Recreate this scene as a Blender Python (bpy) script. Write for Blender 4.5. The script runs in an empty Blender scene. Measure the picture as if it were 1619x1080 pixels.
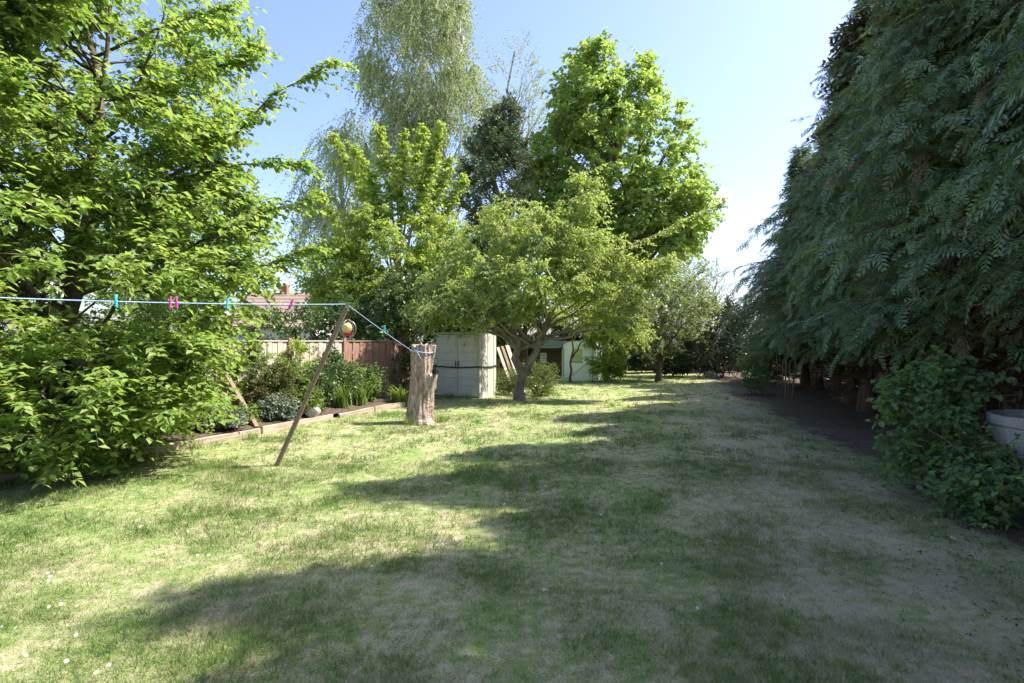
import bpy, bmesh, math, random
import numpy as np
from mathutils import Vector, Matrix, Euler

R = math.radians
scene = bpy.context.scene
C = scene.collection
EYE = 1.6

# ------------------------------------------------------------------ camera
cam_d = bpy.data.cameras.new('camera'); cam_d.lens = 20.0; cam_d.sensor_width = 36.0
cam_d.clip_start = 0.05; cam_d.clip_end = 2000
cam = bpy.data.objects.new('camera', cam_d); C.objects.link(cam)
cam.location = (0, 0, EYE); cam.rotation_euler = (R(90), 0, 0)
scene.camera = cam

# ------------------------------------------------------------------ sky, sun, exposure
SUN_EL = R(53); SUN_A = R(10)          # height of the sun; turn from +X towards +Y
to_sun = Vector((math.cos(SUN_EL) * math.cos(SUN_A), math.cos(SUN_EL) * math.sin(SUN_A), math.sin(SUN_EL)))
world = bpy.data.worlds.new('World'); scene.world = world; world.use_nodes = True
wt = world.node_tree; wt.nodes.clear()
w_out = wt.nodes.new('ShaderNodeOutputWorld'); w_bg = wt.nodes.new('ShaderNodeBackground')
sky = wt.nodes.new('ShaderNodeTexSky'); sky.sky_type = 'NISHITA'; sky.sun_disc = False
sky.sun_elevation = SUN_EL; sky.sun_rotation = R(90) - SUN_A
sky.air_density = 1.0; sky.dust_density = 1.8; sky.ozone_density = 1.0
w_bg.inputs['Strength'].default_value = 0.082
# a few small fair-weather clouds low in the sky
tc = wt.nodes.new('ShaderNodeTexCoord')
nz = wt.nodes.new('ShaderNodeTexNoise'); nz.inputs['Scale'].default_value = 5.5; nz.inputs['Detail'].default_value = 7
nz.inputs['Roughness'].default_value = 0.55
mp = wt.nodes.new('ShaderNodeMapping'); mp.inputs['Scale'].default_value = (1, 1, 2.2); mp.inputs['Location'].default_value = (0.31, 0.2, 0.0)
rmp = wt.nodes.new('ShaderNodeValToRGB'); rmp.color_ramp.elements[0].position = 0.66; rmp.color_ramp.elements[1].position = 0.80
mixc = wt.nodes.new('ShaderNodeMix'); mixc.data_type = 'RGBA'; mixc.inputs['B'].default_value = (9.0, 9.2, 9.6, 1)
wt.links.new(tc.outputs['Generated'], mp.inputs['Vector']); wt.links.new(mp.outputs['Vector'], nz.inputs['Vector'])
wt.links.new(nz.outputs['Fac'], rmp.inputs['Fac']); wt.links.new(rmp.outputs['Color'], mixc.inputs['Factor'])
tint = wt.nodes.new('ShaderNodeMix'); tint.data_type = 'RGBA'; tint.blend_type = 'MULTIPLY'; tint.inputs['Factor'].default_value = 1
tint.inputs['B'].default_value = (0.84, 0.84, 1.0, 1)          # white balance of the sky
wt.links.new(sky.outputs['Color'], tint.inputs['A']); wt.links.new(tint.outputs['Result'], mixc.inputs['A']); wt.links.new(mixc.outputs['Result'], w_bg.inputs['Color'])
wt.links.new(w_bg.outputs['Background'], w_out.inputs['Surface'])

sun_d = bpy.data.lights.new('sun', 'SUN'); sun_d.energy = 2.5; sun_d.angle = R(0.5); sun_d.color = (1.0, 0.95, 0.86)
sun = bpy.data.objects.new('sun', sun_d); C.objects.link(sun)
sun.rotation_euler = (-to_sun).to_track_quat('-Z', 'Y').to_euler(); sun.location = (20, 5, 25)
scene.view_settings.view_transform = 'Standard'; scene.view_settings.look = 'None'
scene.view_settings.exposure = 2.15; scene.view_settings.gamma = 1.0
scene.cycles.max_bounces = 10; scene.cycles.diffuse_bounces = 6; scene.cycles.transmission_bounces = 8; scene.cycles.transparent_max_bounces = 8

# ------------------------------------------------------------------ material helpers
def new_mat(name):
    m = bpy.data.materials.new(name); m.use_nodes = True
    nt = m.node_tree; nt.nodes.clear()
    out = nt.nodes.new('ShaderNodeOutputMaterial')
    return m, nt, out

def ramp(nt, stops):
    r = nt.nodes.new('ShaderNodeValToRGB'); cr = r.color_ramp
    while len(cr.elements) < len(stops): cr.elements.new(0.5)
    for e, (p, c) in zip(cr.elements, stops):
        e.position = p; e.color = (*c, 1)
    return r

def leaf_mat(name, stops, transl=0.4, rough=0.5, spec=0.3, tint=(1.2, 1.15, 0.7)):
    m, nt, out = new_mat(name); L = nt.links.new
    at = nt.nodes.new('ShaderNodeAttribute'); at.attribute_name = 'rnd'
    r = ramp(nt, stops); L(at.outputs['Fac'], r.inputs['Fac'])
    p = nt.nodes.new('ShaderNodeBsdfPrincipled'); p.inputs['Roughness'].default_value = rough
    p.inputs['Specular IOR Level'].default_value = spec
    L(r.outputs['Color'], p.inputs['Base Color'])
    t = nt.nodes.new('ShaderNodeBsdfTranslucent')
    mu = nt.nodes.new('ShaderNodeMix'); mu.data_type = 'RGBA'; mu.blend_type = 'MULTIPLY'; mu.inputs['Factor'].default_value = 1
    mu.inputs['B'].default_value = (*tint, 1); L(r.outputs['Color'], mu.inputs['A']); L(mu.outputs['Result'], t.inputs['Color'])
    mx = nt.nodes.new('ShaderNodeMixShader'); mx.inputs['Fac'].default_value = transl
    L(p.outputs['BSDF'], mx.inputs[1]); L(t.outputs['BSDF'], mx.inputs[2]); L(mx.outputs['Shader'], out.inputs['Surface'])
    return m

def solid_mat(name, c1, c2=None, scale=8.0, stretch=(1, 1, 1), rough=0.75, bump=0.2, spec=0.25, detail=6, lo=0.3, hi=0.7, metal=0):
    """two colours mixed by noise, the same noise as fine relief"""
    m, nt, out = new_mat(name); L = nt.links.new
    c2 = c2 or c1
    tcn = nt.nodes.new('ShaderNodeTexCoord'); mpn = nt.nodes.new('ShaderNodeMapping'); mpn.inputs['Scale'].default_value = stretch
    L(tcn.outputs['Object'], mpn.inputs['Vector'])
    n = nt.nodes.new('ShaderNodeTexNoise'); n.inputs['Scale'].default_value = scale; n.inputs['Detail'].default_value = detail
    n.inputs['Roughness'].default_value = 0.62
    L(mpn.outputs['Vector'], n.inputs['Vector'])
    r = ramp(nt, [(lo, c1), (hi, c2)]); L(n.outputs['Fac'], r.inputs['Fac'])
    p = nt.nodes.new('ShaderNodeBsdfPrincipled'); p.inputs['Roughness'].default_value = rough
    p.inputs['Specular IOR Level'].default_value = spec; p.inputs['Metallic'].default_value = metal
    L(r.outputs['Color'], p.inputs['Base Color'])
    if bump:
        b = nt.nodes.new('ShaderNodeBump'); b.inputs['Strength'].default_value = bump; b.inputs['Distance'].default_value = 0.02
        L(n.outputs['Fac'], b.inputs['Height']); L(b.outputs['Normal'], p.inputs['Normal'])
    L(p.outputs['BSDF'], out.inputs['Surface'])
    return m

def lawn_group():
    """mown lawn seen from above: green, straw and bare soil in patches, by place"""
    g = bpy.data.node_groups.new('lawn_colour', 'ShaderNodeTree')
    g.interface.new_socket('Shift', in_out='INPUT', socket_type='NodeSocketFloat')
    g.interface.new_socket('Color', in_out='OUTPUT', socket_type='NodeSocketColor')
    gi = g.nodes.new('NodeGroupInput'); go = g.nodes.new('NodeGroupOutput'); L = g.links.new
    geo = g.nodes.new('ShaderNodeNewGeometry')
    fl = g.nodes.new('ShaderNodeVectorMath'); fl.operation = 'MULTIPLY'; fl.inputs[1].default_value = (1, 1, 0)
    L(geo.outputs['Position'], fl.inputs[0])
    def noise(scale, det, rough=0.6, stretch=None, rot=0):
        n = g.nodes.new('ShaderNodeTexNoise'); n.inputs['Scale'].default_value = scale; n.inputs['Detail'].default_value = det
        n.inputs['Roughness'].default_value = rough
        src = fl.outputs['Vector']
        if stretch:
            mpx = g.nodes.new('ShaderNodeMapping'); mpx.inputs['Scale'].default_value = stretch; mpx.inputs['Rotation'].default_value = (0, 0, rot)
            L(src, mpx.inputs['Vector']); src = mpx.outputs['Vector']
        L(src, n.inputs['Vector']); return n.outputs['Fac']
    def math_(op, a, b=None, clamp=False):
        n = g.nodes.new('ShaderNodeMath'); n.operation = op; n.use_clamp = clamp
        for i, v in enumerate((a, b)):
            if v is None: continue
            if isinstance(v, (int, float)): n.inputs[i].default_value = v
            else: L(v, n.inputs[i])
        return n.outputs[0]
    big = noise(0.55, 3, 0.55, (2.4, 0.42, 1), R(18)); mid = noise(2.6, 5, 0.6); fine = noise(80, 3, 0.7); clump = noise(10, 4, 0.65)
    s = math_('ADD', math_('ADD', math_('MULTIPLY', big, 0.5), math_('MULTIPLY', clump, 0.75)), math_('ADD', math_('MULTIPLY', mid, 0.5), math_('MULTIPLY', fine, 0.65)))
    s = math_('ADD', s, gi.outputs['Shift'])                       # about 0.7 .. 1.45
    # drier towards the conifers' side
    sep = g.nodes.new('ShaderNodeSeparateXYZ'); L(fl.outputs['Vector'], sep.inputs[0])
    u = math_('SUBTRACT', sep.outputs['X'], math_('MULTIPLY', sep.outputs['Y'], 0.3))     # distance across the garden
    dry = math_('MULTIPLY', math_('SUBTRACT', 1.0, math_('MULTIPLY', math_('ABSOLUTE', math_('SUBTRACT', u, 1.6)), 0.42)), 0.13)
    s = math_('ADD', s, math_('MAXIMUM', dry, 0.0))
    r = g.nodes.new('ShaderNodeValToRGB'); cr = r.color_ramp
    stops = [(0.50, (0.10, 0.19, 0.04)), (0.60, (0.18, 0.27, 0.065)), (0.67, (0.29, 0.32, 0.13)), (0.75, (0.47, 0.42, 0.27)), (0.84, (0.44, 0.37, 0.26)), (0.93, (0.22, 0.17, 0.125))]
    while len(cr.elements) < len(stops): cr.elements.new(0.5)
    for e, (p, c) in zip(cr.elements, stops): e.position = p; e.color = (*c, 1)
    L(math_('DIVIDE', s, 1.85), r.inputs['Fac'])
    # bare earth with needle litter under the hedge
    edge = math_('ADD', math_('ADD', u, math_('MULTIPLY', math_('SUBTRACT', sep.outputs['Y'], 6.0), 0.08)), math_('ADD', math_('MULTIPLY', math_('SUBTRACT', mid, 0.5), 2.2), math_('MULTIPLY', math_('SUBTRACT', big, 0.5), 1.8)))
    sf = math_('MULTIPLY', math_('SUBTRACT', edge, 2.3), 2.0, True)
    soil = g.nodes.new('ShaderNodeValToRGB'); soil.color_ramp.elements[0].position = 0.35; soil.color_ramp.elements[0].color = (0.085, 0.062, 0.047, 1)
    soil.color_ramp.elements[1].position = 0.68; soil.color_ramp.elements[1].color = (0.25, 0.195, 0.145, 1); L(fine, soil.inputs['Fac'])
    mx = g.nodes.new('ShaderNodeMix'); mx.data_type = 'RGBA'; L(sf, mx.inputs['Factor']); L(r.outputs['Color'], mx.inputs['A']); L(soil.outputs['Color'], mx.inputs['B'])
    L(mx.outputs['Result'], go.inputs['Color'])
    return g
LAWN = lawn_group()

def lawn_mat(name, blades):
    m, nt, out = new_mat(name); L = nt.links.new
    gn = nt.nodes.new('ShaderNodeGroup'); gn.node_tree = LAWN
    p = nt.nodes.new('ShaderNodeBsdfPrincipled'); p.inputs['Roughness'].default_value = 0.85; p.inputs['Specular IOR Level'].default_value = 0.15
    if blades:
        at = nt.nodes.new('ShaderNodeAttribute'); at.attribute_name = 'rnd'
        mr = nt.nodes.new('ShaderNodeMapRange'); mr.inputs['To Min'].default_value = -0.34; mr.inputs['To Max'].default_value = 0.34
        L(at.outputs['Fac'], mr.inputs['Value']); L(mr.outputs['Result'], gn.inputs['Shift'])
        t = nt.nodes.new('ShaderNodeBsdfTranslucent'); mx = nt.nodes.new('ShaderNodeMixShader'); mx.inputs['Fac'].default_value = 0.3
        st = nt.nodes.new('ShaderNodeMapRange'); st.inputs['From Min'].default_value = 0.74; st.inputs['From Max'].default_value = 0.98
        L(at.outputs['Fac'], st.inputs['Value']); ms = nt.nodes.new('ShaderNodeMix'); ms.data_type = 'RGBA'; ms.inputs['B'].default_value = (0.60, 0.53, 0.39, 1)
        L(st.outputs['Result'], ms.inputs['Factor']); L(gn.outputs['Color'], ms.inputs['A'])
        L(ms.outputs['Result'], p.inputs['Base Color']); L(ms.outputs['Result'], t.inputs['Color'])
        L(p.outputs['BSDF'], mx.inputs[1]); L(t.outputs['BSDF'], mx.inputs[2]); L(mx.outputs['Shader'], out.inputs['Surface'])
    else:
        gn.inputs['Shift'].default_value = 0.02
        mu = nt.nodes.new('ShaderNodeMix'); mu.data_type = 'RGBA'; mu.blend_type = 'MULTIPLY'; mu.inputs['Factor'].default_value = 1; mu.inputs['B'].default_value = (0.98, 0.97, 0.95, 1)
        L(gn.outputs['Color'], mu.inputs['A']); L(mu.outputs['Result'], p.inputs['Base Color'])
        n = nt.nodes.new('ShaderNodeTexNoise'); n.inputs['Scale'].default_value = 55; n.inputs['Detail'].default_value = 5; n.inputs['Roughness'].default_value = 0.7
        geo = nt.nodes.new('ShaderNodeNewGeometry'); L(geo.outputs['Position'], n.inputs['Vector'])
        b = nt.nodes.new('ShaderNodeBump'); b.inputs['Strength'].default_value = 0.6; b.inputs['Distance'].default_value = 0.03
        L(n.outputs['Fac'], b.inputs['Height']); L(b.outputs['Normal'], p.inputs['Normal']); L(p.outputs['BSDF'], out.inputs['Surface'])
    return m

M = {}
M['lawn'] = lawn_mat('lawn', False); M['blades'] = lawn_mat('grass_blades', True)
M['bark'] = solid_mat('bark', (0.07, 0.05, 0.037), (0.20, 0.16, 0.12), 9, (1, 1, 0.25), 0.9, 0.8)
M['bark_pale'] = solid_mat('bark_pale', (0.11, 0.09, 0.07), (0.32, 0.28, 0.22), 10, (1, 1, 0.3), 0.9, 0.7)
M['bark_red'] = solid_mat('bark_red', (0.06, 0.035, 0.025), (0.19, 0.12, 0.085), 8, (1, 1, 0.2), 0.9, 0.8)
M['birch'] = solid_mat('birch_bark', (0.10, 0.085, 0.07), (0.55, 0.52, 0.46), 3, (1, 1, 2.5), 0.8, 0.3, lo=0.36, hi=0.5)
M['hornbeam'] = leaf_mat('hornbeam_leaf', [(0, (0.17, 0.28, 0.06)), (0.5, (0.27, 0.40, 0.095)), (0.85, (0.36, 0.46, 0.14)), (1, (0.42, 0.40, 0.20))], 0.56)
M['maple'] = leaf_mat('maple_leaf', [(0, (0.26, 0.37, 0.07)), (0.6, (0.36, 0.46, 0.10)), (1, (0.44, 0.50, 0.15))], 0.56)
M['acer'] = leaf_mat('garden_maple_leaf', [(0, (0.27, 0.38, 0.10)), (0.6, (0.37, 0.47, 0.14)), (0.93, (0.46, 0.50, 0.19)), (1, (0.42, 0.32, 0.16))], 0.55)
M['sycamore'] = leaf_mat('sycamore_leaf', [(0, (0.21, 0.33, 0.075)), (0.6, (0.31, 0.43, 0.11)), (1, (0.40, 0.49, 0.15))], 0.55)
M['birchleaf'] = leaf_mat('birch_leaf', [(0, (0.20, 0.28, 0.09)), (0.6, (0.29, 0.37, 0.13)), (1, (0.38, 0.42, 0.18))], 0.5)
M['yew'] = leaf_mat('yew_needle', [(0, (0.06, 0.095, 0.045)), (0.7, (0.11, 0.155, 0.065)), (1, (0.22, 0.22, 0.10))], 0.2)
M['ivy'] = leaf_mat('ivy_leaf', [(0, (0.045, 0.095, 0.025)), (0.7, (0.10, 0.175, 0.045)), (1, (0.21, 0.26, 0.075))], 0.25, 0.4, 0.45)
M['dark'] = leaf_mat('dark_leaf', [(0, (0.02, 0.045, 0.018)), (0.7, (0.04, 0.075, 0.025)), (1, (0.07, 0.12, 0.035))], 0.2, 0.4, 0.4)
M['apple'] = leaf_mat('apple_leaf', [(0, (0.17, 0.27, 0.07)), (0.6, (0.28, 0.37, 0.11)), (1, (0.38, 0.42, 0.18))], 0.45)
M['hazel'] = leaf_mat('hazel_leaf', [(0, (0.10, 0.20, 0.07)), (0.6, (0.17, 0.29, 0.10)), (1, (0.27, 0.38, 0.12))], 0.42)
M['bedleaf'] = leaf_mat('bed_leaf', [(0, (0.10, 0.18, 0.04)), (0.5, (0.17, 0.27, 0.06)), (1, (0.30, 0.36, 0.10))], 0.42)
M['bronze'] = leaf_mat('bronze_leaf', [(0, (0.10, 0.05, 0.03)), (0.5, (0.12, 0.13, 0.04)), (1, (0.18, 0.22, 0.06))], 0.3)
M['grey_leaf'] = leaf_mat('grey_leaf', [(0, (0.12, 0.17, 0.12)), (1, (0.25, 0.30, 0.24))], 0.25)
M['cypress'] = leaf_mat('cypress_frond', [(0, (0.09, 0.15, 0.085)), (0.45, (0.155, 0.235, 0.12)), (0.8, (0.22, 0.30, 0.135)), (0.965, (0.28, 0.35, 0.18)), (0.98, (0.26, 0.17, 0.10)), (1, (0.26, 0.17, 0.10))], 0.25, 0.5, 0.35, (1.1, 1.1, 0.6))
M['dead'] = leaf_mat('dead_frond', [(0, (0.05, 0.032, 0.02)), (1, (0.13, 0.085, 0.05))], 0.1)
M['blossom'] = leaf_mat('blossom', [(0, (0.75, 0.70, 0.70)), (1, (0.85, 0.82, 0.80))], 0.3, tint=(1, 1, 1))
M['soil'] = solid_mat('soil', (0.05, 0.036, 0.025), (0.15, 0.11, 0.075), 14, rough=0.95, bump=0.8)
M['wood_pale'] = solid_mat('pale_weathered_wood', (0.38, 0.32, 0.26), (0.60, 0.53, 0.45), 6, (6, 6, 0.6), 0.85, 0.4)
M['wood_edge'] = solid_mat('edging_wood', (0.26, 0.20, 0.14), (0.50, 0.43, 0.33), 5, (0.5, 5, 5), 0.9, 0.5)
M['wood_red'] = solid_mat('red_brown_wood', (0.17, 0.085, 0.055), (0.45, 0.28, 0.20), 6, (6, 6, 0.5), 0.85, 0.4)
M['wood_mid'] = solid_mat('brown_wood', (0.16, 0.11, 0.07), (0.33, 0.25, 0.17), 7, (6, 6, 0.5), 0.85, 0.4)
M['wood_dark'] = solid_mat('dark_wood', (0.035, 0.026, 0.02), (0.09, 0.068, 0.05), 7, (5, 5, 0.6), 0.85, 0.4)
M['wood_grey'] = solid_mat('grey_weathered_wood', (0.27, 0.25, 0.22), (0.50, 0.47, 0.42), 8, (0.5, 6, 6), 0.85, 0.5)
M['stump'] = solid_mat('dead_stump_wood', (0.13, 0.08, 0.055), (0.62, 0.52, 0.43), 10, (1.7, 1.7, 0.6), 0.9, 0.9)
M['shed'] = solid_mat('taupe_plastic', (0.50, 0.475, 0.40), (0.61, 0.585, 0.50), 3, rough=0.55, bump=0.08, spec=0.4)
M['shed_roof'] = solid_mat('dark_green_plastic', (0.045, 0.065, 0.06), (0.07, 0.09, 0.08), 5, rough=0.9, bump=0.1, spec=0.1)
M['felt'] = solid_mat('dark_roof_felt', (0.012, 0.022, 0.019), (0.028, 0.042, 0.037), 12, rough=0.95, bump=0.3, spec=0.05)
M['strap'] = solid_mat('green_strap', (0.025, 0.05, 0.042), (0.04, 0.07, 0.06), 30, rough=0.6, bump=0.1)
M['rope'] = solid_mat('blue_rope', (0.12, 0.26, 0.62), (0.55, 0.66, 0.85), 160, rough=0.6, bump=0.3, lo=0.42, hi=0.58)
M['cyan'] = solid_mat('cyan_plastic', (0.04, 0.48, 0.58), (0.06, 0.55, 0.64), 10, rough=0.4, bump=0)
M['pink'] = solid_mat('pink_plastic', (0.62, 0.05, 0.34), (0.70, 0.08, 0.40), 10, rough=0.4, bump=0)
M['magenta'] = solid_mat('magenta_plastic', (0.40, 0.02, 0.16), (0.45, 0.03, 0.2), 10, rough=0.4, bump=0)
M['black'] = solid_mat('black_plastic', (0.012, 0.012, 0.013), (0.03, 0.03, 0.03), 10, rough=0.5, bump=0)
M['white'] = solid_mat('white_paint', (0.62, 0.60, 0.56), (0.8, 0.79, 0.76), 12, rough=0.6, bump=0.1)
M['stone'] = solid_mat('pale_stone', (0.32, 0.30, 0.28), (0.72, 0.70, 0.67), 9, rough=0.9, bump=0.8)
M['metal'] = solid_mat('grey_metal', (0.3, 0.3, 0.3), (0.45, 0.45, 0.45), 20, rough=0.4, bump=0, metal=0.8)
M['yellow'] = solid_mat('yellow_seed', (0.55, 0.50, 0.16), (0.70, 0.66, 0.34), 40, rough=0.8, bump=0.4)
M['red'] = solid_mat('red_plastic', (0.42, 0.05, 0.035), (0.5, 0.08, 0.05), 20, rough=0.5, bump=0)
M['brick'] = solid_mat('red_brick', (0.25, 0.10, 0.07), (0.38, 0.19, 0.13), 30, rough=0.9, bump=0.3)
M['tile'] = solid_mat('roof_tile', (0.22, 0.15, 0.12), (0.36, 0.26, 0.22), 9, rough=0.85, bump=0.3)
M['render'] = solid_mat('house_render', (0.55, 0.52, 0.47), (0.65, 0.62, 0.57), 4, rough=0.9, bump=0.1)

def sheet_mat():
    m, nt, out = new_mat('green_polythene'); L = nt.links.new
    d = nt.nodes.new('ShaderNodeBsdfPrincipled'); d.inputs['Base Color'].default_value = (0.72, 0.80, 0.76, 1); d.inputs['Roughness'].default_value = 0.3
    t = nt.nodes.new('ShaderNodeBsdfTranslucent'); t.inputs['Color'].default_value = (0.72, 0.82, 0.77, 1)
    n = nt.nodes.new('ShaderNodeTexNoise'); n.inputs['Scale'].default_value = 9; n.inputs['Detail'].default_value = 4
    b = nt.nodes.new('ShaderNodeBump'); b.inputs['Strength'].default_value = 0.8; b.inputs['Distance'].default_value = 0.05
    L(n.outputs['Fac'], b.inputs['Height']); L(b.outputs['Normal'], d.inputs['Normal'])
    mx = nt.nodes.new('ShaderNodeMixShader'); mx.inputs['Fac'].default_value = 0.5
    L(d.outputs['BSDF'], mx.inputs[1]); L(t.outputs['BSDF'], mx.inputs[2]); L(mx.outputs['Shader'], out.inputs['Surface'])
    return m
M['sheet'] = sheet_mat()
def glass_mat():
    m, nt, out = new_mat('window_glass')
    p = nt.nodes.new('ShaderNodeBsdfPrincipled'); p.inputs['Base Color'].default_value = (0.35, 0.4, 0.45, 1); p.inputs['Roughness'].default_value = 0.08
    nt.links.new(p.outputs['BSDF'], out.inputs['Surface']); return m
M['glass'] = glass_mat()
M['mesh'] = solid_mat('yellow_green_mesh', (0.42, 0.50, 0.20), (0.62, 0.68, 0.36), 14, rough=0.6, bump=0.2)  # yellow-green of reflected foliage put into the window flap's colour

# ------------------------------------------------------------------ mesh helpers
def tag(o, label=None, cat=None, group=None, kind=None):
    if label: o['label'] = label
    if cat: o['category'] = cat
    if group: o['group'] = group
    if kind: o['kind'] = kind
    return o

def thing(name, loc, label, cat, group=None, rz=0):
    o = bpy.data.objects.new(name, None); C.objects.link(o); o.empty_display_size = 0.2
    o.location = loc; o.rotation_euler = (0, 0, rz)
    return tag(o, label, cat, group)

def link(name, me, parent=None, loc=None):
    o = bpy.data.objects.new(name, me); C.objects.link(o)
    if parent: o.parent = parent
    if loc is not None: o.location = loc
    return o

class Acc:
    """collects triangles with one random value per vertex"""
    def __init__(s): s.v = []; s.f = []; s.r = []; s.n = 0
    def add(s, v, f, r=None):
        v = np.asarray(v, np.float32).reshape(-1, 3); f = np.asarray(f, np.int32).reshape(-1, 3)
        s.v.append(v); s.f.append(f + s.n); s.n += len(v)
        s.r.append(np.full(len(v), 0.5, np.float32) if r is None else np.broadcast_to(np.asarray(r, np.float32), (len(v),)))
    def mesh(s, name, mat, smooth=False):
        v = np.concatenate(s.v); f = np.concatenate(s.f); r = np.concatenate(s.r)
        me = bpy.data.meshes.new(name)
        me.vertices.add(len(v)); me.vertices.foreach_set('co', v.ravel())
        me.loops.add(len(f) * 3); me.loops.foreach_set('vertex_index', f.ravel())
        me.polygons.add(len(f)); me.polygons.foreach_set('loop_start', np.arange(0, len(f) * 3, 3, dtype=np.int32))
        me.polygons.foreach_set('loop_total', np.full(len(f), 3, np.int32))
        me.polygons.foreach_set('use_smooth', np.full(len(f), smooth, bool))
        me.update(calc_edges=True)
        a = me.attributes.new('rnd', 'FLOAT', 'POINT'); a.data.foreach_set('value', np.ascontiguousarray(r, np.float32))
        me.materials.append(mat)
        return me
    def build(s, name, mat, parent=None, smooth=False, kind=None):
        o = link(name, s.mesh(name, mat, smooth), parent)
        if kind: o['kind'] = kind
        return o

def nrm(a): return a / np.maximum(np.linalg.norm(a, axis=-1, keepdims=True), 1e-9)

def tubes(acc, P, rad, sides=5, r=None):
    """P (N,K,3) paths, rad (N,K)"""
    P = np.asarray(P, float); rad = np.asarray(rad, float); N, K, _ = P.shape
    T = nrm(np.gradient(P, axis=1))
    ref = np.where(np.abs(T[:, :1, 2:3]) > 0.9, np.array([1.0, 0, 0]), np.array([0, 0, 1.0]))
    A = nrm(np.cross(T, np.broadcast_to(ref, T.shape))); B = np.cross(T, A)
    ang = np.arange(sides) * 2 * math.pi / sides
    V = P[:, :, None] + rad[:, :, None, None] * (A[:, :, None] * np.cos(ang)[None, None, :, None] + B[:, :, None] * np.sin(ang)[None, None, :, None])
    idx = np.arange(N * K * sides).reshape(N, K, sides)
    a = idx[:, :-1]; b = idx[:, 1:]; a2 = np.roll(a, -1, 2); b2 = np.roll(b, -1, 2)
    F = np.concatenate([np.stack([a, a2, b2], -1).reshape(-1, 3), np.stack([a, b2, b], -1).reshape(-1, 3)])
    acc.add(V, F, r)

def ribbons(acc, Q, w):
    """thin twigs: a narrow strip each, three points long"""
    Q = Q[:, [0, Q.shape[1] // 2, -1]]; N = len(Q); T = nrm(Q[:, 2] - Q[:, 0]); S = nrm(np.cross(T, np.array([0.3, -0.9, 0.31])))
    ww = np.array([1.0, 0.75, 0.35]) * w; V = np.stack([Q - S[:, None] * ww[None, :, None], Q + S[:, None] * ww[None, :, None]], 2)
    b = (np.arange(N) * 6)[:, None, None]; acc.add(V, np.array([[0, 1, 3], [0, 3, 2], [2, 3, 5], [2, 5, 4]])[None] + b)

def bezier(A, Bc, D, K):
    t = np.linspace(0, 1, K)[None, :, None]
    return (1 - t) ** 2 * A[:, None] + 2 * t * (1 - t) * Bc[:, None] + t ** 2 * D[:, None]

LEAF4 = (np.array([[0, 0, 0], [0.3, -0.42, 0.08], [0.72, -0.34, 0.05], [1, 0, -0.10], [0.72, 0.34, 0.05], [0.3, 0.42, 0.08]], float),
         np.array([[0, 1, 2], [0, 2, 3], [0, 3, 4], [0, 4, 5]]))
LEAF2 = (np.array([[0, 0, 0], [0.45, -0.5, 0.10], [1, 0, -0.06], [0.45, 0.5, 0.10]], float), np.array([[0, 1, 2], [0, 2, 3]]))
LOBED = (np.array([[0, 0, 0], [0.25, -0.55, 0.0], [0.6, -0.2, 0.05], [1, 0, -0.08], [0.6, 0.2, 0.05], [0.25, 0.55, 0.0]], float),
         np.array([[0, 1, 2], [0, 2, 3], [0, 3, 4], [0, 4, 5]]))

def leaves(acc, P, D, Nn, size, wid, tpl, rnd):
    """one leaf at each P along D with face normal Nn"""
    D = nrm(D); S = nrm(np.cross(Nn, D)); N2 = np.cross(D, S)
    tv, tf = tpl; n = len(P)
    V = P[:, None] + size[:, None, None] * (tv[None, :, 0:1] * D[:, None] + wid * tv[None, :, 1:2] * S[:, None] + tv[None, :, 2:3] * N2[:, None])
    F = tf[None] + (np.arange(n) * len(tv))[:, None, None]
    acc.add(V, F, np.repeat(rnd, len(tv)))

def in_ellipsoids(rng, ells, n, shell=0.5):
    """points in a union of ellipsoids (cx,cy,cz,rx,ry,rz,weight), pressed towards the skin"""
    w = np.array([e[6] for e in ells], float); k = rng.choice(len(ells), n, p=w / w.sum())
    E = np.array([e[:6] for e in ells], float)[k]
    d = nrm(rng.normal(size=(n, 3))); r = rng.uniform(0, 1, (n, 1)) ** (1 / 3 * (1 - shell) + 0.02)
    return E[:, :3] + d * r * E[:, 3:6]

def vein_limbs(rng, trunk, trunk_r, ends, ang, hmin, K=9, bow=0.18, r_share=0.5, jitter=0.06):
    """main limbs from a trunk path (K,3) to end points"""
    tz = trunk[:, 2]; n = len(ends); out = []; rr = []
    for e in ends:
        hd = math.hypot(e[0] - np.interp(e[2], tz, trunk[:, 0]), e[1] - np.interp(e[2], tz, trunk[:, 1]))
        h = min(max(e[2] - hd * math.tan(ang * rng.uniform(0.75, 1.25)), hmin + rng.uniform(0, 0.5) * (tz[-1] - hmin) * 0.25), tz[-1] * 0.96)
        o = np.array([np.interp(h, tz, trunk[:, i]) for i in range(3)])
        rad0 = np.interp(h, tz, trunk_r) * r_share * rng.uniform(0.8, 1.1)
        L = np.linalg.norm(e - o)
        c = o + (e - o) * 0.5 + np.array([rng.normal() * jitter, rng.normal() * jitter, bow * rng.uniform(0.4, 1.3)]) * L
        p = bezier(o[None], c[None], e[None], K)[0]
        p[1:-1] += rng.normal(size=(K - 2, 3)) * 0.012 * L
        out.append(p); rr.append(np.linspace(rad0, max(rad0 * 0.16, 0.006), K))
    return np.array(out), np.array(rr)

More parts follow.
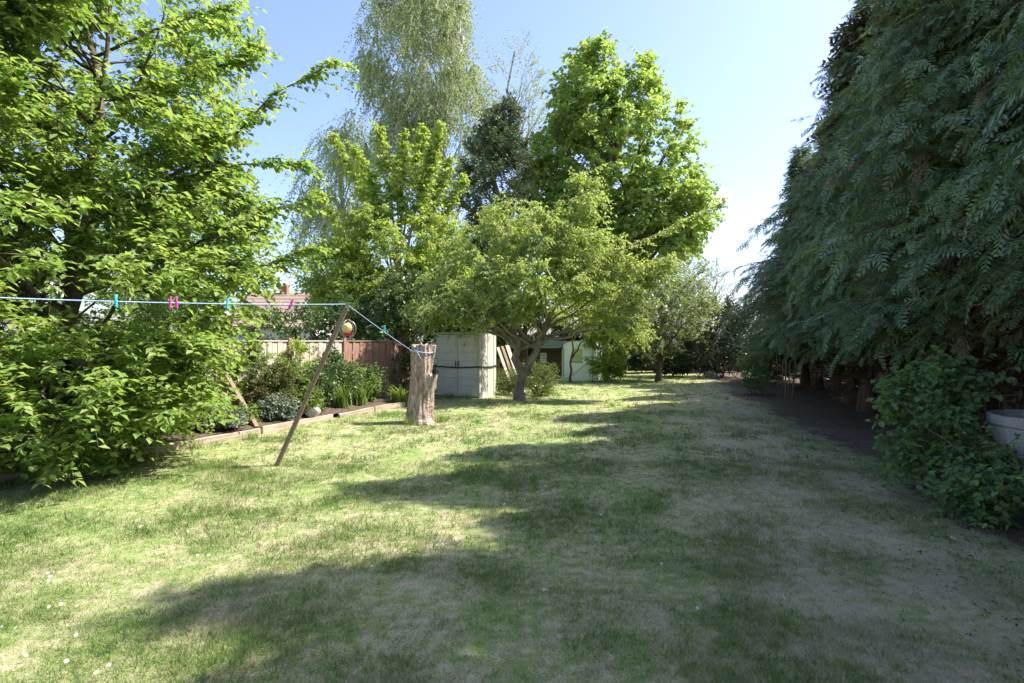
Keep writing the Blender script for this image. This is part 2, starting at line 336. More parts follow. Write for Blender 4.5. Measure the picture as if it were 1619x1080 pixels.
def attach(rng, nodes, node_r, ends, K=5, bow=0.08, back=None, r_max=0.03, k_near=5):
    """secondary branches: each end joins one of the nearest limb points"""
    src = np.empty_like(ends); sr = np.empty(len(ends))
    for i in range(0, len(ends), 400):
        e = ends[i:i + 400]; d = np.linalg.norm(e[:, None] - nodes[None], axis=2)
        if back is not None: d = d + np.maximum(0, nodes[None, :, 2] - e[:, None, 2] + back) * 0.8
        idx = np.argpartition(d, min(k_near, d.shape[1] - 1), axis=1)[:, :k_near]
        j = idx[np.arange(len(e)), rng.integers(0, idx.shape[1], len(e))]
        src[i:i + 400] = nodes[j]; sr[i:i + 400] = node_r[j]
    L = np.linalg.norm(ends - src, axis=1, keepdims=True)
    c = (src + ends) / 2 + np.concatenate([rng.normal(size=(len(ends), 2)) * 0.08, np.full((len(ends), 1), bow)], 1) * L
    P = bezier(src, c, ends, K); P[:, 1:-1] += rng.normal(size=(len(ends), K - 2, 3)) * 0.015 * L[:, None]
    r0 = np.minimum(sr * 0.6, r_max)
    return P, r0[:, None] * np.linspace(1, 0.25, K)[None]

def twig_paths(rng, P, n, length, aim, spread, droop, K=5, tmin=0.25, bias=1.0):
    """n twigs leaving random points on the branches P, with mean direction aim(points, tangents)"""
    N, K0, _ = P.shape
    i = rng.integers(0, N, n); t = (tmin + (1 - tmin) * rng.uniform(0, 1, n) ** bias) * (K0 - 1); k = np.minimum(t.astype(int), K0 - 2); fr = (t - k)[:, None]
    o = P[i, k] * (1 - fr) + P[i, k + 1] * fr; tan = nrm(P[i, k + 1] - P[i, k])
    d = nrm(aim(o, tan) + rng.normal(size=(n, 3)) * spread)
    L = length * rng.uniform(0.55, 1.3, n)
    s = np.linspace(0, 1, K)[None, :, None]
    Q = o[:, None] + d[:, None] * s * L[:, None, None]
    Q[:, :, 2] -= droop * (s[:, :, 0] ** 2) * L[:, None]
    return Q

def twig_leaves(rng, acc, Q, per, size, wid, tpl, flat=0.7, fwd=0.5, hang=0.25, col=None, s_jit=0.3, clump=0.0):
    """leaves along twigs, alternately left and right; flat: how level the blades lie"""
    N, K, _ = Q.shape; n = N * per
    t = (np.tile((np.arange(per) + 0.5) / per, N) + rng.normal(size=n) * 0.3 / per).clip(0.03, 1)
    if clump: t = 1 - (1 - t) * (1 - clump)
    t = t * (K - 1); k = np.minimum(t.astype(int), K - 2); fr = (t - k)[:, None]; i = np.repeat(np.arange(N), per)
    o = Q[i, k] * (1 - fr) + Q[i, k + 1] * fr; tan = nrm(Q[i, k + 1] - Q[i, k])
    side = np.where(np.tile(np.arange(per), N) % 2 == 0, 1.0, -1.0)[:, None]
    up = nrm(np.array([[0, 0, 1.0]]) * flat + rng.normal(size=(n, 3)) * (1 - flat) * 0.9 + 1e-3)
    lat = nrm(np.cross(tan, up))
    d = nrm(tan * fwd + lat * side + rng.normal(size=(n, 3)) * 0.25 - np.array([[0, 0, hang]]))
    sz = size * rng.uniform(1 - s_jit, 1 + s_jit, n)
    rv = rng.uniform(0, 1, N)[i] * 0.55 + rng.uniform(0, 1, n) * 0.45 if col is None else col(o, n)
    leaves(acc, o, d, up, sz, wid, tpl, rv)
    return o, d, up, sz, rv

def trunk_path(base, top, K=10, wob=0.03, rng=None):
    b = np.array(base, float); t = np.array(top, float); s = np.linspace(0, 1, K)[:, None]
    p = b + (t - b) * s; p[1:] += rng.normal(size=(K - 1, 3)) * np.array([1, 1, 0]) * wob * np.linalg.norm(t - b) * np.minimum(1, s[1:] * 3) * 0.5
    return p

def flare(K, r0, r1, f=1.35):
    r = np.linspace(r0, r1, K); r[0] *= f; return r

# bmesh box with a bevel, and friends
def box_bm(bm, c, s, rot=None, bevel=0.0):
    m = Matrix.Translation(c) @ (rot.to_matrix().to_4x4() if rot else Matrix.Identity(4)) @ Matrix.Diagonal((*s, 1))
    r = bmesh.ops.create_cube(bm, size=1, matrix=m)
    if bevel:
        ed = list({e for v in r['verts'] for e in v.link_edges})
        bmesh.ops.bevel(bm, geom=ed, offset=bevel, segments=1, affect='EDGES')

def boxes(name, lst, mat, parent=None, bevel=0.0):
    bm = bmesh.new()
    for b in lst: box_bm(bm, b[0], b[1], b[2] if len(b) > 2 else None, bevel)
    me = bpy.data.meshes.new(name); bm.to_mesh(me); bm.free(); me.materials.append(mat)
    return link(name, me, parent)

def tube_obj(name, pts, rad, mat, parent=None, sides=8):
    a = Acc(); p = np.array(pts, float)[None]; rr = np.broadcast_to(np.asarray(rad, float), (p.shape[1],))[None]
    tubes(a, p, rr, sides)
    K = p.shape[1]
    for e in (0, K - 1):     # caps
        ring = np.arange(sides) + e * sides
        v = np.concatenate([a.v[0][ring], p[0, e:e + 1]])
        f = [(i, (i + 1) % sides, sides) if e else ((i + 1) % sides, i, sides) for i in range(sides)]
        a.add(v, f)
    return a.build(name, mat, parent, smooth=True)

def gp(x, y):      # a point of the level ground seen at that place of the photograph
    d = EYE * 900 / (y - 540.0); return ((x - 809.5) / 900 * d, d)

# ------------------------------------------------------------------ ground
rng = np.random.default_rng(7)
def ground_z(x, y):
    return 0.03 * np.sin(x * 0.9 + 0.4 * y) * np.sin(y * 0.7) * np.exp(-((x ** 2 + (y - 10) ** 2) / 900)) + 0.012 * np.sin(x * 3.1 + y * 1.3) * np.sin(y * 2.7 - x)
def make_ground():
    def axis(lo, hi, fine, far):
        inner = np.arange(lo, hi + 1e-6, fine); k = np.geomspace(1, far, 14)
        return np.concatenate([lo - k[::-1], inner, hi + k])
    xs = axis(-14, 16, 0.25, 500); ys = axis(-6, 34, 0.25, 700)
    X, Y = np.meshgrid(xs, ys); Z = ground_z(X, Y)
    v = np.stack([X, Y, Z], -1).reshape(-1, 3); idx = np.arange(len(v)).reshape(X.shape)
    a, b, c, d = idx[:-1, :-1], idx[:-1, 1:], idx[1:, 1:], idx[1:, :-1]
    f = np.concatenate([np.stack([a, b, c], -1).reshape(-1, 3), np.stack([a, c, d], -1).reshape(-1, 3)])
    A = Acc(); A.add(v, f); o = A.build('lawn', M['lawn'], smooth=True); o['kind'] = 'structure'
make_ground()

# left boundary line, along the garden
U = np.array([0.376, 0.927]); NL = np.array([-0.927, 0.376])
E0 = np.array([-4.97, 8.2])                      # the timber edging passes here
F0 = E0 + 1.45 * NL                              # the fence stands behind it
def along(p0, t): return p0 + U * t

# flower bed: a low bank of soil between edging and fence
def make_bed():
    ts = np.linspace(-6, 8.0, 70); ss = np.linspace(0.05, 1.75, 10); r = np.random.default_rng(3)
    v = []
    for t in ts:
        for s in ss:
            p = E0 + U * t + NL * s
            v.append((p[0], p[1], 0.10 + 0.10 * math.sin(math.pi * min(1, s / 1.7)) + r.normal() * 0.015))
    idx = np.arange(len(v)).reshape(len(ts), len(ss))
    a, b, c, d = idx[:-1, :-1], idx[:-1, 1:], idx[1:, 1:], idx[1:, :-1]
    f = np.concatenate([np.stack([a, c, b], -1).reshape(-1, 3), np.stack([a, d, c], -1).reshape(-1, 3)])
    A = Acc(); A.add(np.array(v), f); o = A.build('flower_bed', M['soil'], smooth=True); o['kind'] = 'structure'
make_bed()

# ------------------------------------------------------------------ fence
def make_fence():
    names = {0: ('pale wooden fence panel behind the leafy tree, left of the braced post', 'wood_pale'),
             1: ('pale fence panel with the leaning brace in front of it', 'wood_pale'),
             2: ('pale boarded fence panel left of the clothes prop', 'wood_pale'),
             3: ('red-brown boarded fence panel with peeling boards behind the stump', 'wood_red'),
             4: ('red-brown fence panel at the dark ivy, nearest the shed', 'wood_red'),
             -1: ('pale fence panel deep behind the leafy tree at left edge', 'wood_pale'),
             -2: ('pale fence panel hidden in leaves, nearest the camera', 'wood_pale')}
    ang = math.atan2(U[1], U[0]); bay = 1.83; r = random.Random(5)
    board_me = {}
    for k in range(-2, 5):
        p = along(F0, 0.24 + bay * k); lab, mk = names[k]
        root = thing('fence_panel', (p[0], p[1], 0), lab, 'fence', 'fence panels along the left side', ang)
        boxes('post', [((0, 0, 0.84), (0.1, 0.1, 1.68))], M['wood_mid' if mk == 'wood_pale' else 'wood_red'], root, 0.006)
        n = 12; w = (bay - 0.1) / n
        for i in range(n):
            key = (mk, i % 3)
            if key not in board_me:
                b = bmesh.new(); box_bm(b, (0, 0, 0), (w * (0.96 - 0.03 * (i % 3)), 0.018, 1.5), None, 0.004)
                me = bpy.data.meshes.new('board'); b.to_mesh(me); b.free(); me.materials.append(M[mk]); board_me[key] = me
            o = link('board', board_me[key], root, (0.05 + w * (i + 0.5), -0.006 + 0.012 * (i % 2), 0.83 + r.uniform(-0.012, 0.012)))
            o.rotation_euler = (r.uniform(-0.006, 0.006), r.uniform(-0.008, 0.008), r.uniform(-0.04, 0.04))
        boxes('rail', [((bay / 2, 0.045, 0.4), (bay - 0.1, 0.04, 0.08))], M['wood_mid'], root)
        boxes('rail', [((bay / 2, 0.045, 1.25), (bay - 0.1, 0.04, 0.08))], M['wood_mid'], root)
        boxes('top_rail', [((bay / 2, 0.0, 1.61), (bay - 0.104, 0.06, 0.03))], M[mk], root, 0.004)
        boxes('gravel_board', [((bay / 2, 0.0, 0.04), (bay - 0.104, 0.03, 0.08))], M['wood_dark'], root)
make_fence()

def added_dark_fence(p0, p1, labels, group):  # added dark panels that block the bright horizon under hedge and far shrubs
    p0 = np.array(p0, float); p1 = np.array(p1, float); n = len(labels); d = (p1 - p0) / n; L = float(np.linalg.norm(d)); ang = math.atan2(d[1], d[0]); w = (L - 0.1) / 8
    me = bpy.data.meshes.new('board'); bm = bmesh.new(); box_bm(bm, (0, 0, 0), (w * 0.97, 0.02, 1.75), None, 0.004); bm.to_mesh(me); bm.free(); me.materials.append(M['wood_dark'])
    for k in range(n):
        q = p0 + d * k; root = thing('boundary_fence_panel', (q[0], q[1], 0), labels[k], 'fence', group, ang)
        boxes('post', [((0, 0, 0.92), (0.1, 0.1, 1.84))], M['wood_dark'], root)
        for i in range(8): link('board', me, root, (0.05 + w * (i + 0.5), 0.012 * (i % 2), 0.89))
        boxes('rail', [((L / 2, 0.05, 0.5), (L - 0.1, 0.05, 0.08)), ((L / 2, 0.05, 1.4), (L - 0.1, 0.05, 0.08))], M['wood_dark'], root)
nth = ['first', 'second', 'third', 'fourth', 'fifth', 'sixth', 'seventh', 'eighth', 'ninth', 'tenth', 'eleventh', 'twelfth']
added_dark_fence((7.2, 3.0), (14.6, 28.0), ['dark board fence panel behind the conifers, %s from the near end' % a for a in nth[:11]], 'dark fence behind the conifers')
added_dark_fence((-3.0, 30.6), (15.4, 30.6), ['dark board fence panel across the far end, %s from the left' % a for a in nth[:9]], 'dark fence across the far end')

# timber edging, each length its own sleeper
def make_edging():
    ang = math.atan2(U[1], U[0]); labs = ['brown timber edging board under the low leaves of the tree', 'pale timber edging board left of the leaning brace',
        'pale timber edging board behind the clothes prop foot', 'pale timber edging board beside the white stone', 'weathered edging board at the far end, nearest the stump']
    t0 = [-2.75, -0.55, 1.75, 3.75, 5.0]; t1 = [-0.60, 1.72, 3.55, 4.95, 6.2]
    for k in range(5):
        a, b = along(E0, t0[k]), along(E0, t1[k]); L = t1[k] - t0[k]
        bm = bmesh.new(); box_bm(bm, (0, 0, 0), (L, 0.055, 0.145), None, 0.008)
        bmesh.ops.subdivide_edges(bm, edges=[e for e in bm.edges if e.calc_length() > 0.5], cuts=6)
        r = random.Random(k)
        for v in bm.verts: v.co += Vector((0, r.uniform(-.004, .004), r.uniform(-.005, .005)))
        me = bpy.data.meshes.new('edging_board'); bm.to_mesh(me); bm.free(); me.materials.append(M['wood_edge'])
        m = (a + b) / 2; o = link('edging_board', me, None, (m[0], m[1], 0.06 - 0.012 * (k % 2)))
        o.rotation_euler = (R(4 if k % 2 else -3), R((-0.5, 0.7, 0, -0.6, 0.9)[k]), ang + R((0, 1.2, -0.8, 0.6, -1.5)[k]))
        tag(o, labs[k], 'edging', 'timber edging of the flower bed')
make_edging()

# brace leaning on a fence post
def beam(name, a, b, w, h, mat, parent=None, bevel=0.005):
    a = Vector(a); b = Vector(b); d = b - a
    bm = bmesh.new(); box_bm(bm, (0, 0, 0), (d.length, w, h), None, bevel)
    me = bpy.data.meshes.new(name); bm.to_mesh(me); bm.free(); me.materials.append(mat)
    o = link(name, me, parent, (a + b) / 2); o.rotation_euler = d.to_track_quat('X', 'Z').to_euler(); return o
tag(beam('timber_brace', (-4.42, 9.85, 0.10), (-5.36, 10.62, 1.0), 0.075, 0.085, M['wood_mid']), 'square timber brace leaning against the fence post in the flower bed', 'timber')

# ------------------------------------------------------------------ clothes line
PT = np.array([-2.15, 7.4, 2.05])
pb = gp(436, 736)
prop = thing('clothes_prop', (pb[0], pb[1], 0), 'long square wooden clothes prop leaning to the right, holding up the line', 'prop')
pv = Vector(PT) - Vector((pb[0], pb[1], 0))
beam('pole', (0, 0, -0.03), pv, 0.045, 0.055, M['wood_mid'], prop)
tube_obj('hook', [pv + Vector((0.0, 0, 0.0)), pv + Vector((0.015, 0, 0.025)), pv + Vector((0.0, -0.02, 0.05))], 0.012, M['metal'], prop)

ST = gp(663, 670)                                # stump foot
knot = np.array([ST[0] + 0.01, ST[1] - 0.20, 1.40])
def sag(a, b, s, n=14):
    t = np.linspace(0, 1, n)[:, None]; p = np.array(a) * (1 - t) + np.array(b) * t; p[:, 2] -= s * 4 * (t * (1 - t))[:, 0]; return p
line = thing('clothes_line', (PT[0], PT[1], 0), 'blue and white rope clothes line over the prop, tied to the stump', 'clothes line')
off = np.array([PT[0], PT[1], 0.0]); PTOP = PT + np.array([0.0, 0, 0.035])
LEFT = np.array([-5.55, 2.62, 1.96])
tube_obj('rope', sag(LEFT, PTOP, 0.06) - off, 0.0055, M['rope'], line)
tube_obj('rope', sag(PTOP, knot + np.array([-0.12, 0, 0.02]), 0.012) - off, 0.0055, M['rope'], line)
ring = [(ST[0] + 0.045 + 0.225 * math.cos(a), ST[1] + 0.225 * math.sin(a), 1.40 + 0.02 * math.sin(2 * a)) for a in np.linspace(0, 2 * math.pi, 25)]
tube_obj('loop', np.array(ring) - off, 0.009, M['rope'], line)
tube_obj('tail', np.array([knot + np.array([-0.02, -0.03, 0]), knot + np.array([0.02, -0.045, -0.06]), knot + np.array([0.05, -0.04, -0.13])]) - off, 0.007, M['rope'], line)
post = thing('clothes_post', (LEFT[0], LEFT[1], 0), 'plain wooden post outside the picture holding the line', 'post')
boxes('pole', [((0, 0, 1.0), (0.08, 0.08, 2.05))], M['wood_mid'], post, 0.006)

peg_me = {}
def peg(p, d, mat, label, tilt=0.0):
    """sprung peg: two legs and a spring, gripping the rope"""
    root = thing('clothes_peg', p, label, 'peg', 'pegs on the clothes line', math.atan2(d[1], d[0])); root.rotation_euler[1] = tilt
    for s in (-1, 1):
        if (mat, s) not in peg_me:
            bm = bmesh.new()
            for (z, y, h, w) in ((0.03, 0.006, 0.05, 0.010), (-0.02, 0.008, 0.05, 0.012)):
                box_bm(bm, (0, s * y, z), (0.016, w * 0.7, h), Euler((s * (0.10 if z > 0 else -0.06), 0, 0)), 0.002)
            me = bpy.data.meshes.new('peg_leg'); bm.to_mesh(me); bm.free(); me.materials.append(M[mat]); peg_me[(mat, s)] = me
        link('peg_leg', peg_me[(mat, s)], root)
    if 'sp' not in peg_me:
        a = Acc(); t = np.linspace(0, 4 * math.pi, 20); tubes(a, np.stack([0.006 * np.cos(t), np.linspace(-0.012, 0.012, 20), 0.005 + 0.006 * np.sin(t)], -1)[None], np.full((1, 20), 0.0016), 4)
        peg_me['sp'] = a.mesh('spring', M['metal'])
    link('spring', peg_me['sp'], root); root.scale = (1.15,) * 3
def on_line(px):       # where the left rope passes that column of the photograph
    P = sag(LEFT, PTOP, 0.06, 400); x = 809.5 + 900 * P[:, 0] / P[:, 1]; return P[np.argmin(np.abs(x - px))]
dl = PTOP - LEFT
for px, m, lab in ((184, 'cyan', 'leftmost cyan clothes peg on the line'), (268, 'pink', 'left one of the two pink pegs side by side'),
                   (280, 'pink', 'right one of the two pink pegs side by side'), (360, 'cyan', 'cyan clothes peg between the pink pegs and the prop'),
                   (460, 'magenta', 'dark magenta peg hanging low, nearest the prop on its left')):
    q = on_line(px); peg(q, dl, m, lab, random.Random(px).uniform(-0.15, 0.15) + (0.5 if m == 'magenta' else 0))
q = PTOP * 0.57 + knot * 0.43; peg(q, knot - PTOP, 'cyan', 'cyan peg on the short sloping line between prop and stump', 0.25)

# hanging feeder under the prop's head
fd = thing('hanging_feeder', (PT[0] + 0.03, PT[1] - 0.05, 1.79), 'round yellow and red hanging bird feeder in a wire hoop below the prop head', 'feeder')
t = np.linspace(0, 2 * math.pi, 25)
tube_obj('hoop', np.stack([0.105 * np.cos(t), 0 * t, -0.03 + 0.115 * np.sin(t)], -1), 0.005, M['metal'], fd)
tube_obj('hoop', np.stack([0.085 * np.cos(t) * 0.6, 0.085 * np.cos(t), -0.03 + 0.115 * np.sin(t)], -1), 0.004, M['metal'], fd)
bm = bmesh.new(); bmesh.ops.create_uvsphere(bm, u_segments=18, v_segments=10, radius=0.07, matrix=Matrix.Translation((-0.015, 0, -0.015)) @ Matrix.Diagonal((1, 0.75, 1.1, 1)))
me = bpy.data.meshes.new('seed_ball'); bm.to_mesh(me); bm.free(); me.materials.append(M['yellow']); link('seed_ball', me, fd)
tube_obj('dish', [(0, 0, -0.115), (0, 0, -0.10), (0, 0, -0.085)], [0.05, 0.075, 0.08], M['red'], fd, 16)
tube_obj('cord', [(-0.03, 0.05, 0.27), (-0.01, 0.02, 0.18), (0, 0, 0.085)], 0.003, M['black'], fd, 5)
boxes('cap', [((0, 0, 0.085), (0.05, 0.05, 0.02))], M['wood_red'], fd, 0.004)

# ------------------------------------------------------------------ stump
def rough_trunk(K, S, pts, rad, seed, ridge=0.13, lump=0.12):
    r = np.random.default_rng(seed); a = Acc(); pts = np.array(pts, float); s = np.linspace(0, 1, K); t0 = np.linspace(0, 1, len(pts))
    P = np.stack([np.interp(s, t0, pts[:, i]) for i in range(3)], -1); rr = np.interp(s, t0, rad)
    th = np.arange(S) * 2 * math.pi / S; ph = r.uniform(0, 6.28, 10)
    V = np.zeros((K, S, 3))
    for k in range(K):
        f = 1 + ridge * (0.5 * np.sin(5 * th + ph[0] + 1.2 * s[k]) + 0.4 * np.sin(9 * th + ph[1] - 2 * s[k]) + 0.3 * np.sin(17 * th + ph[2] + 3 * s[k])) \
            + lump * (np.sin(2 * th + ph[3] + 4 * s[k]) * np.sin(7 * s[k] + ph[4]) + 0.5 * np.sin(3 * th + 11 * s[k] + ph[5])) + r.normal(size=S) * 0.018
        V[k] = P[k] + rr[k] * f[:, None] * np.stack([np.cos(th), np.sin(th), 0 * th], -1)
        V[k, :, 2] += (k == K - 1) * r.normal(size=S) * 0.028
    idx = np.arange(K * S).reshape(K, S); A_ = idx[:-1]; B_ = idx[1:]; A2 = np.roll(A_, -1, 1); B2 = np.roll(B_, -1, 1)
    a.add(V, np.concatenate([np.stack([A_, A2, B2], -1).reshape(-1, 3), np.stack([A_, B2, B_], -1).reshape(-1, 3)]))
    c = P[-1] + np.array([0, 0, -0.02]); inner = P[-1] + 0.5 * (V[-1] - P[-1]) + r.normal(size=(S, 3)) * 0.012
    v = np.concatenate([V[-1], inner, c[None]]); f = []
    for i in range(S):
        j = (i + 1) % S; f += [(i, j, S + j), (i, S + j, S + i), (S + i, S + j, 2 * S)]
    a.add(v, f); return a
st = thing('tree_stump', (ST[0], ST[1], 0), 'tall pale dead tree stump with rope tied round its top', 'stump')
rough_trunk(46, 56, [(0, 0, -0.05), (0.0, 0, 0.12), (0.02, 0, 0.5), (0.04, 0, 1.0), (0.07, 0, 1.52)], [0.37, 0.265, 0.22, 0.20, 0.205], 4).build('trunk', M['stump'], st)
rough_trunk(20, 26, [(0.12, -0.06, 0.35), (0.20, -0.08, 0.65), (0.29, -0.09, 0.95)], [0.10, 0.10, 0.085], 9).build('side_stub', M['stump'], st)
wh = thing('pulley_wheel', (ST[0] + 0.33, ST[1] - 0.16, 1.02), 'small black spoked wheel on the side stub of the stump', 'wheel')
tube_obj('rim', np.stack([0.058 * np.cos(t), 0 * t, 0.058 * np.sin(t)], -1), 0.012, M['black'], wh, 6)
tube_obj('hub', [(0, -0.015, 0), (0, 0, 0), (0, 0.015, 0)], 0.016, M['black'], wh)
for k in range(5):
    a = k * 2 * math.pi / 5; tube_obj('spoke', [(0.0, 0, 0), (0.03 * math.cos(a), 0, 0.03 * math.sin(a)), (0.055 * math.cos(a), 0, 0.055 * math.sin(a))], 0.006, M['black'], wh, 5)

# ------------------------------------------------------------------ plastic shed
ANG = math.atan2(U[1], U[0]) - math.pi / 2
def shed():
    W, D, H = 1.36, 1.15, 1.90; p = (-1.53, 16.0, 0)
    s = thing('plastic_shed', p, 'taupe plastic garden shed with double doors and a dark strap round it', 'shed', None, ANG)
    # front face is at local y = 0, body runs back in +y
    boxes('wall', [((-W / 2 + 0.02, D / 2, H / 2), (0.04, D, H)), ((0, D - 0.02, H / 2), (W - 0.084, 0.04, H))], M['shed'], s)
    side = [((W / 2 - 0.02, D / 2, H / 2), (0.04, D, H))]
    for k in range(3): side.append(((W / 2 + 0.004, 0.17 + k * 0.40, H / 2), (0.02, 0.07, H - 0.08)))
    boxes('side_wall', side, M['shed'], s, 0.006)
    boxes('base', [((0, D / 2, 0.03), (W - 0.09, D - 0.09, 0.06))], M['shed'], s)
    boxes('lintel', [((0, 0.02, H - 0.05), (W - 0.084, 0.05, 0.10))], M['shed'], s, 0.006)
    for sx in (-1, 1):
        dw = W / 2 - 0.05; cx = sx * (dw / 2 + 0.006)
        d = boxes('door', [((cx, 0.0, 0.93), (dw, 0.04, 1.72))], M['shed'], s, 0.008)
        n = 7; ph = 1.66 / n
        for k in range(n):
            o = boxes('door_panel', [((cx, -0.026, 0.10 + ph * (k + 0.5)), (dw - 0.10, 0.014, ph - 0.028))], M['shed'], d, 0.006)
        boxes('handle', [((sx * 0.045, -0.045, 0.98), (0.02, 0.03, 0.14))], M['shed_roof'], d, 0.004)
    bm = bmesh.new()
    vs = [(-W / 2 - .05, -.07, H), (W / 2 + .05, -.07, H), (W / 2 + .05, D + .06, H), (-W / 2 - .05, D + .06, H), (0, -.07, H + 0.11), (0, D + .06, H + 0.11)]
    V = [bm.verts.new(v) for v in vs]
    for f in ((0, 1, 4), (3, 5, 2), (0, 4, 5, 3), (1, 2, 5, 4), (0, 3, 2, 1)): bm.faces.new([V[i] for i in f])
    bmesh.ops.recalc_face_normals(bm, faces=bm.faces[:])
    me = bpy.data.meshes.new('roof'); bm.to_mesh(me); bm.free(); me.materials.append(M['shed_roof']); ro = link('roof', me, s)
    boxes('fascia', [((0, -0.08, H - 0.01), (W + 0.12, 0.02, 0.05))], M['shed_roof'], ro)
    pts = []
    for (a, b) in (((-W / 2 - .012, -.05), (W / 2 + .03, -.05)), ((W / 2 + .03, -.05), (W / 2 + .03, D + .02)), ((W / 2 + .03, D + .02), (-W / 2 - .012, D + .02)), ((-W / 2 - .012, D + .02), (-W / 2 - .012, -.05))):
        for q in np.linspace(0, 1, 8)[:-1]: pts.append((a[0] + (b[0] - a[0]) * q, a[1] + (b[1] - a[1]) * q, 0.90 - 0.03 * math.sin(math.pi * q)))
    pts.append(pts[0]); A = Acc(); P = np.array(pts); up = np.array([0, 0, 0.022])
    V = np.concatenate([P + up, P - up]); n = len(P); f = []
    for i in range(n - 1): f += [(i, n + i, n + i + 1), (i, n + i + 1, i + 1)]
    A.add(V, f); A.build('strap', M['strap'], s)
shed()

# timber store behind it, boards leaning beside it
ts = thing('timber_store', (-0.28, 18.9, 0), 'dark open wooden store behind the plastic shed', 'shed', None, ANG)
boxes('post', [((-0.55, 0, 1.15), (0.09, 0.09, 2.3))], M['wood_dark'], ts, 0.006)
boxes('post', [((0.45, 0, 1.15), (0.09, 0.09, 2.3))], M['wood_mid'], ts, 0.006)
for k in range(9): boxes('board', [((-0.47 + 0.115 * k, 0.9, 1.12), (0.108, 0.02, 2.24))], M['wood_dark'], ts)
for k in range(7): boxes('board', [((-0.60, 0.1 + 0.12 * k, 1.12), (0.02, 0.112, 2.24))], M['wood_dark'], ts)
boxes('roof', [((-0.05, 0.45, 2.36), (1.35, 1.25, 0.06), Euler((R(4), 0, 0)))], M['wood_dark'], ts, 0.01)
boxes('shelf', [((-0.05, 0.0, 1.42), (0.95, 0.14, 0.04))], M['wood_pale'], ts, 0.004)
for k, (x, m, lab) in enumerate(((0.0, 'wood_pale', 'pale board leaning beside the shed, nearest its wall'), (0.13, 'wood_mid', 'brown board leaning between the two pale boards'),
                            (0.28, 'wood_pale', 'broad pale board leaning beside the shed, next to the forked tree'))):
    bx, by = -0.42 + x, 17.1 + 0.22 * k
    tag(beam('leaning_board', (bx + 0.50, by - 0.15, 0.0), (bx - 0.02, by + 0.35, 1.42 + 0.03 * k), 0.12 + 0.05 * (k == 2), 0.025, M[m]), lab, 'board', 'boards leaning beside the shed')

# ------------------------------------------------------------------ greenhouse and hut at the far end
def greenhouse():
    g = thing('greenhouse', (2.62, 22.9, 0), 'pale green plastic-sheet walk-in greenhouse at the far end of the lawn', 'greenhouse', None, ANG)
    W, D, H = 1.25, 1.7, 1.62; prof = []
    for a in np.linspace(0, math.pi, 13):
        c = math.cos(a); s_ = math.sin(a); prof.append((W / 2 * (abs(c) ** 0.62) * (1 if c >= 0 else -1), H - 0.42 + 0.42 * s_ ** 0.75))
    prof = [(W / 2, 0)] + prof + [(-W / 2, 0)]; r = np.random.default_rng(2)
    ys = np.linspace(0, D, 9); V = []
    for y in ys:
        for (x, z) in prof: V.append((x + r.normal() * 0.012, y, max(0, z + r.normal() * 0.01)))
    n = len(prof); idx = np.arange(len(V)).reshape(len(ys), n); a, b, c, d = idx[:-1, :-1], idx[:-1, 1:], idx[1:, 1:], idx[1:, :-1]
    A = Acc(); A.add(np.array(V), np.concatenate([np.stack([a, b, c], -1).reshape(-1, 3), np.stack([a, c, d], -1).reshape(-1, 3)]))
    A.build('cover', M['sheet'], g, True)
    for y in (0.0, D):
        v = [(x * 0.995, y, z) for (x, z) in prof] + [(0, y, H * 0.5)]; f = [(i, i + 1, n) for i in range(n - 1)] + [(n - 1, 0, n)]
        A = Acc(); A.add(np.array(v), f); A.build('end_sheet', M['sheet'], g)
    for y in (0.0, D / 2, D): tube_obj('hoop', [(x * 1.012, y, z + 0.01) for (x, z) in prof], 0.014, M['metal'], g, 5)
    boxes('window_flap', [((0.0, -0.015, 1.05), (0.44, 0.01, 0.55))], M['mesh'], g)
    boxes('flap_hem', [((0.0, -0.022, 0.77), (0.48, 0.012, 0.03))], M['shed_roof'], g)
    tube_obj('guy_cord', [(-0.5, -0.03, 0.05), (0.05, -0.03, 0.42), (0.52, -0.03, 0.85)], 0.009, M['strap'], g, 5)
    boxes('zip', [((-W / 2 + 0.06, -0.012, 0.65), (0.02, 0.012, 1.25))], M['shed_roof'], g)
greenhouse()
def hut():
    h = thing('garden_hut', (1.55, 23.6, 0), 'small dark timber hut with a dark green roof left of the greenhouse', 'hut', None, ANG)
    W, D, H = 1.15, 1.1, 1.32
    for k in range(9): boxes('plank', [((0, 0, 0.075 + 0.147 * k), (W, 0.025, 0.142))], M['wood_dark'], h)
    for k in range(9): boxes('plank', [((W / 2, D / 2 + .02, 0.075 + 0.147 * k), (0.025, D, 0.142))], M['wood_mid'], h)
    boxes('wall', [((-W / 2, D / 2 + .02, H / 2), (0.025, D, H)), ((0, D + .04, H / 2), (W, 0.025, H))], M['wood_dark'], h)
    wn = boxes('window', [((-0.25, -0.02, 0.92), (0.26, 0.02, 0.40))], M['white'], h); boxes('pane', [((-0.25, -0.033, 0.92), (0.2, 0.008, 0.34))], M['glass'], wn)
    boxes('roof', [((0, -0.02, H + 0.14), (W + 0.2, 0.75, 0.04), Euler((R(24), 0, 0))), ((0, D * 0.55 + 0.06, H + 0.15), (W + 0.2, 0.75, 0.04), Euler((R(-24), 0, 0)))], M['felt'], h)
hut()

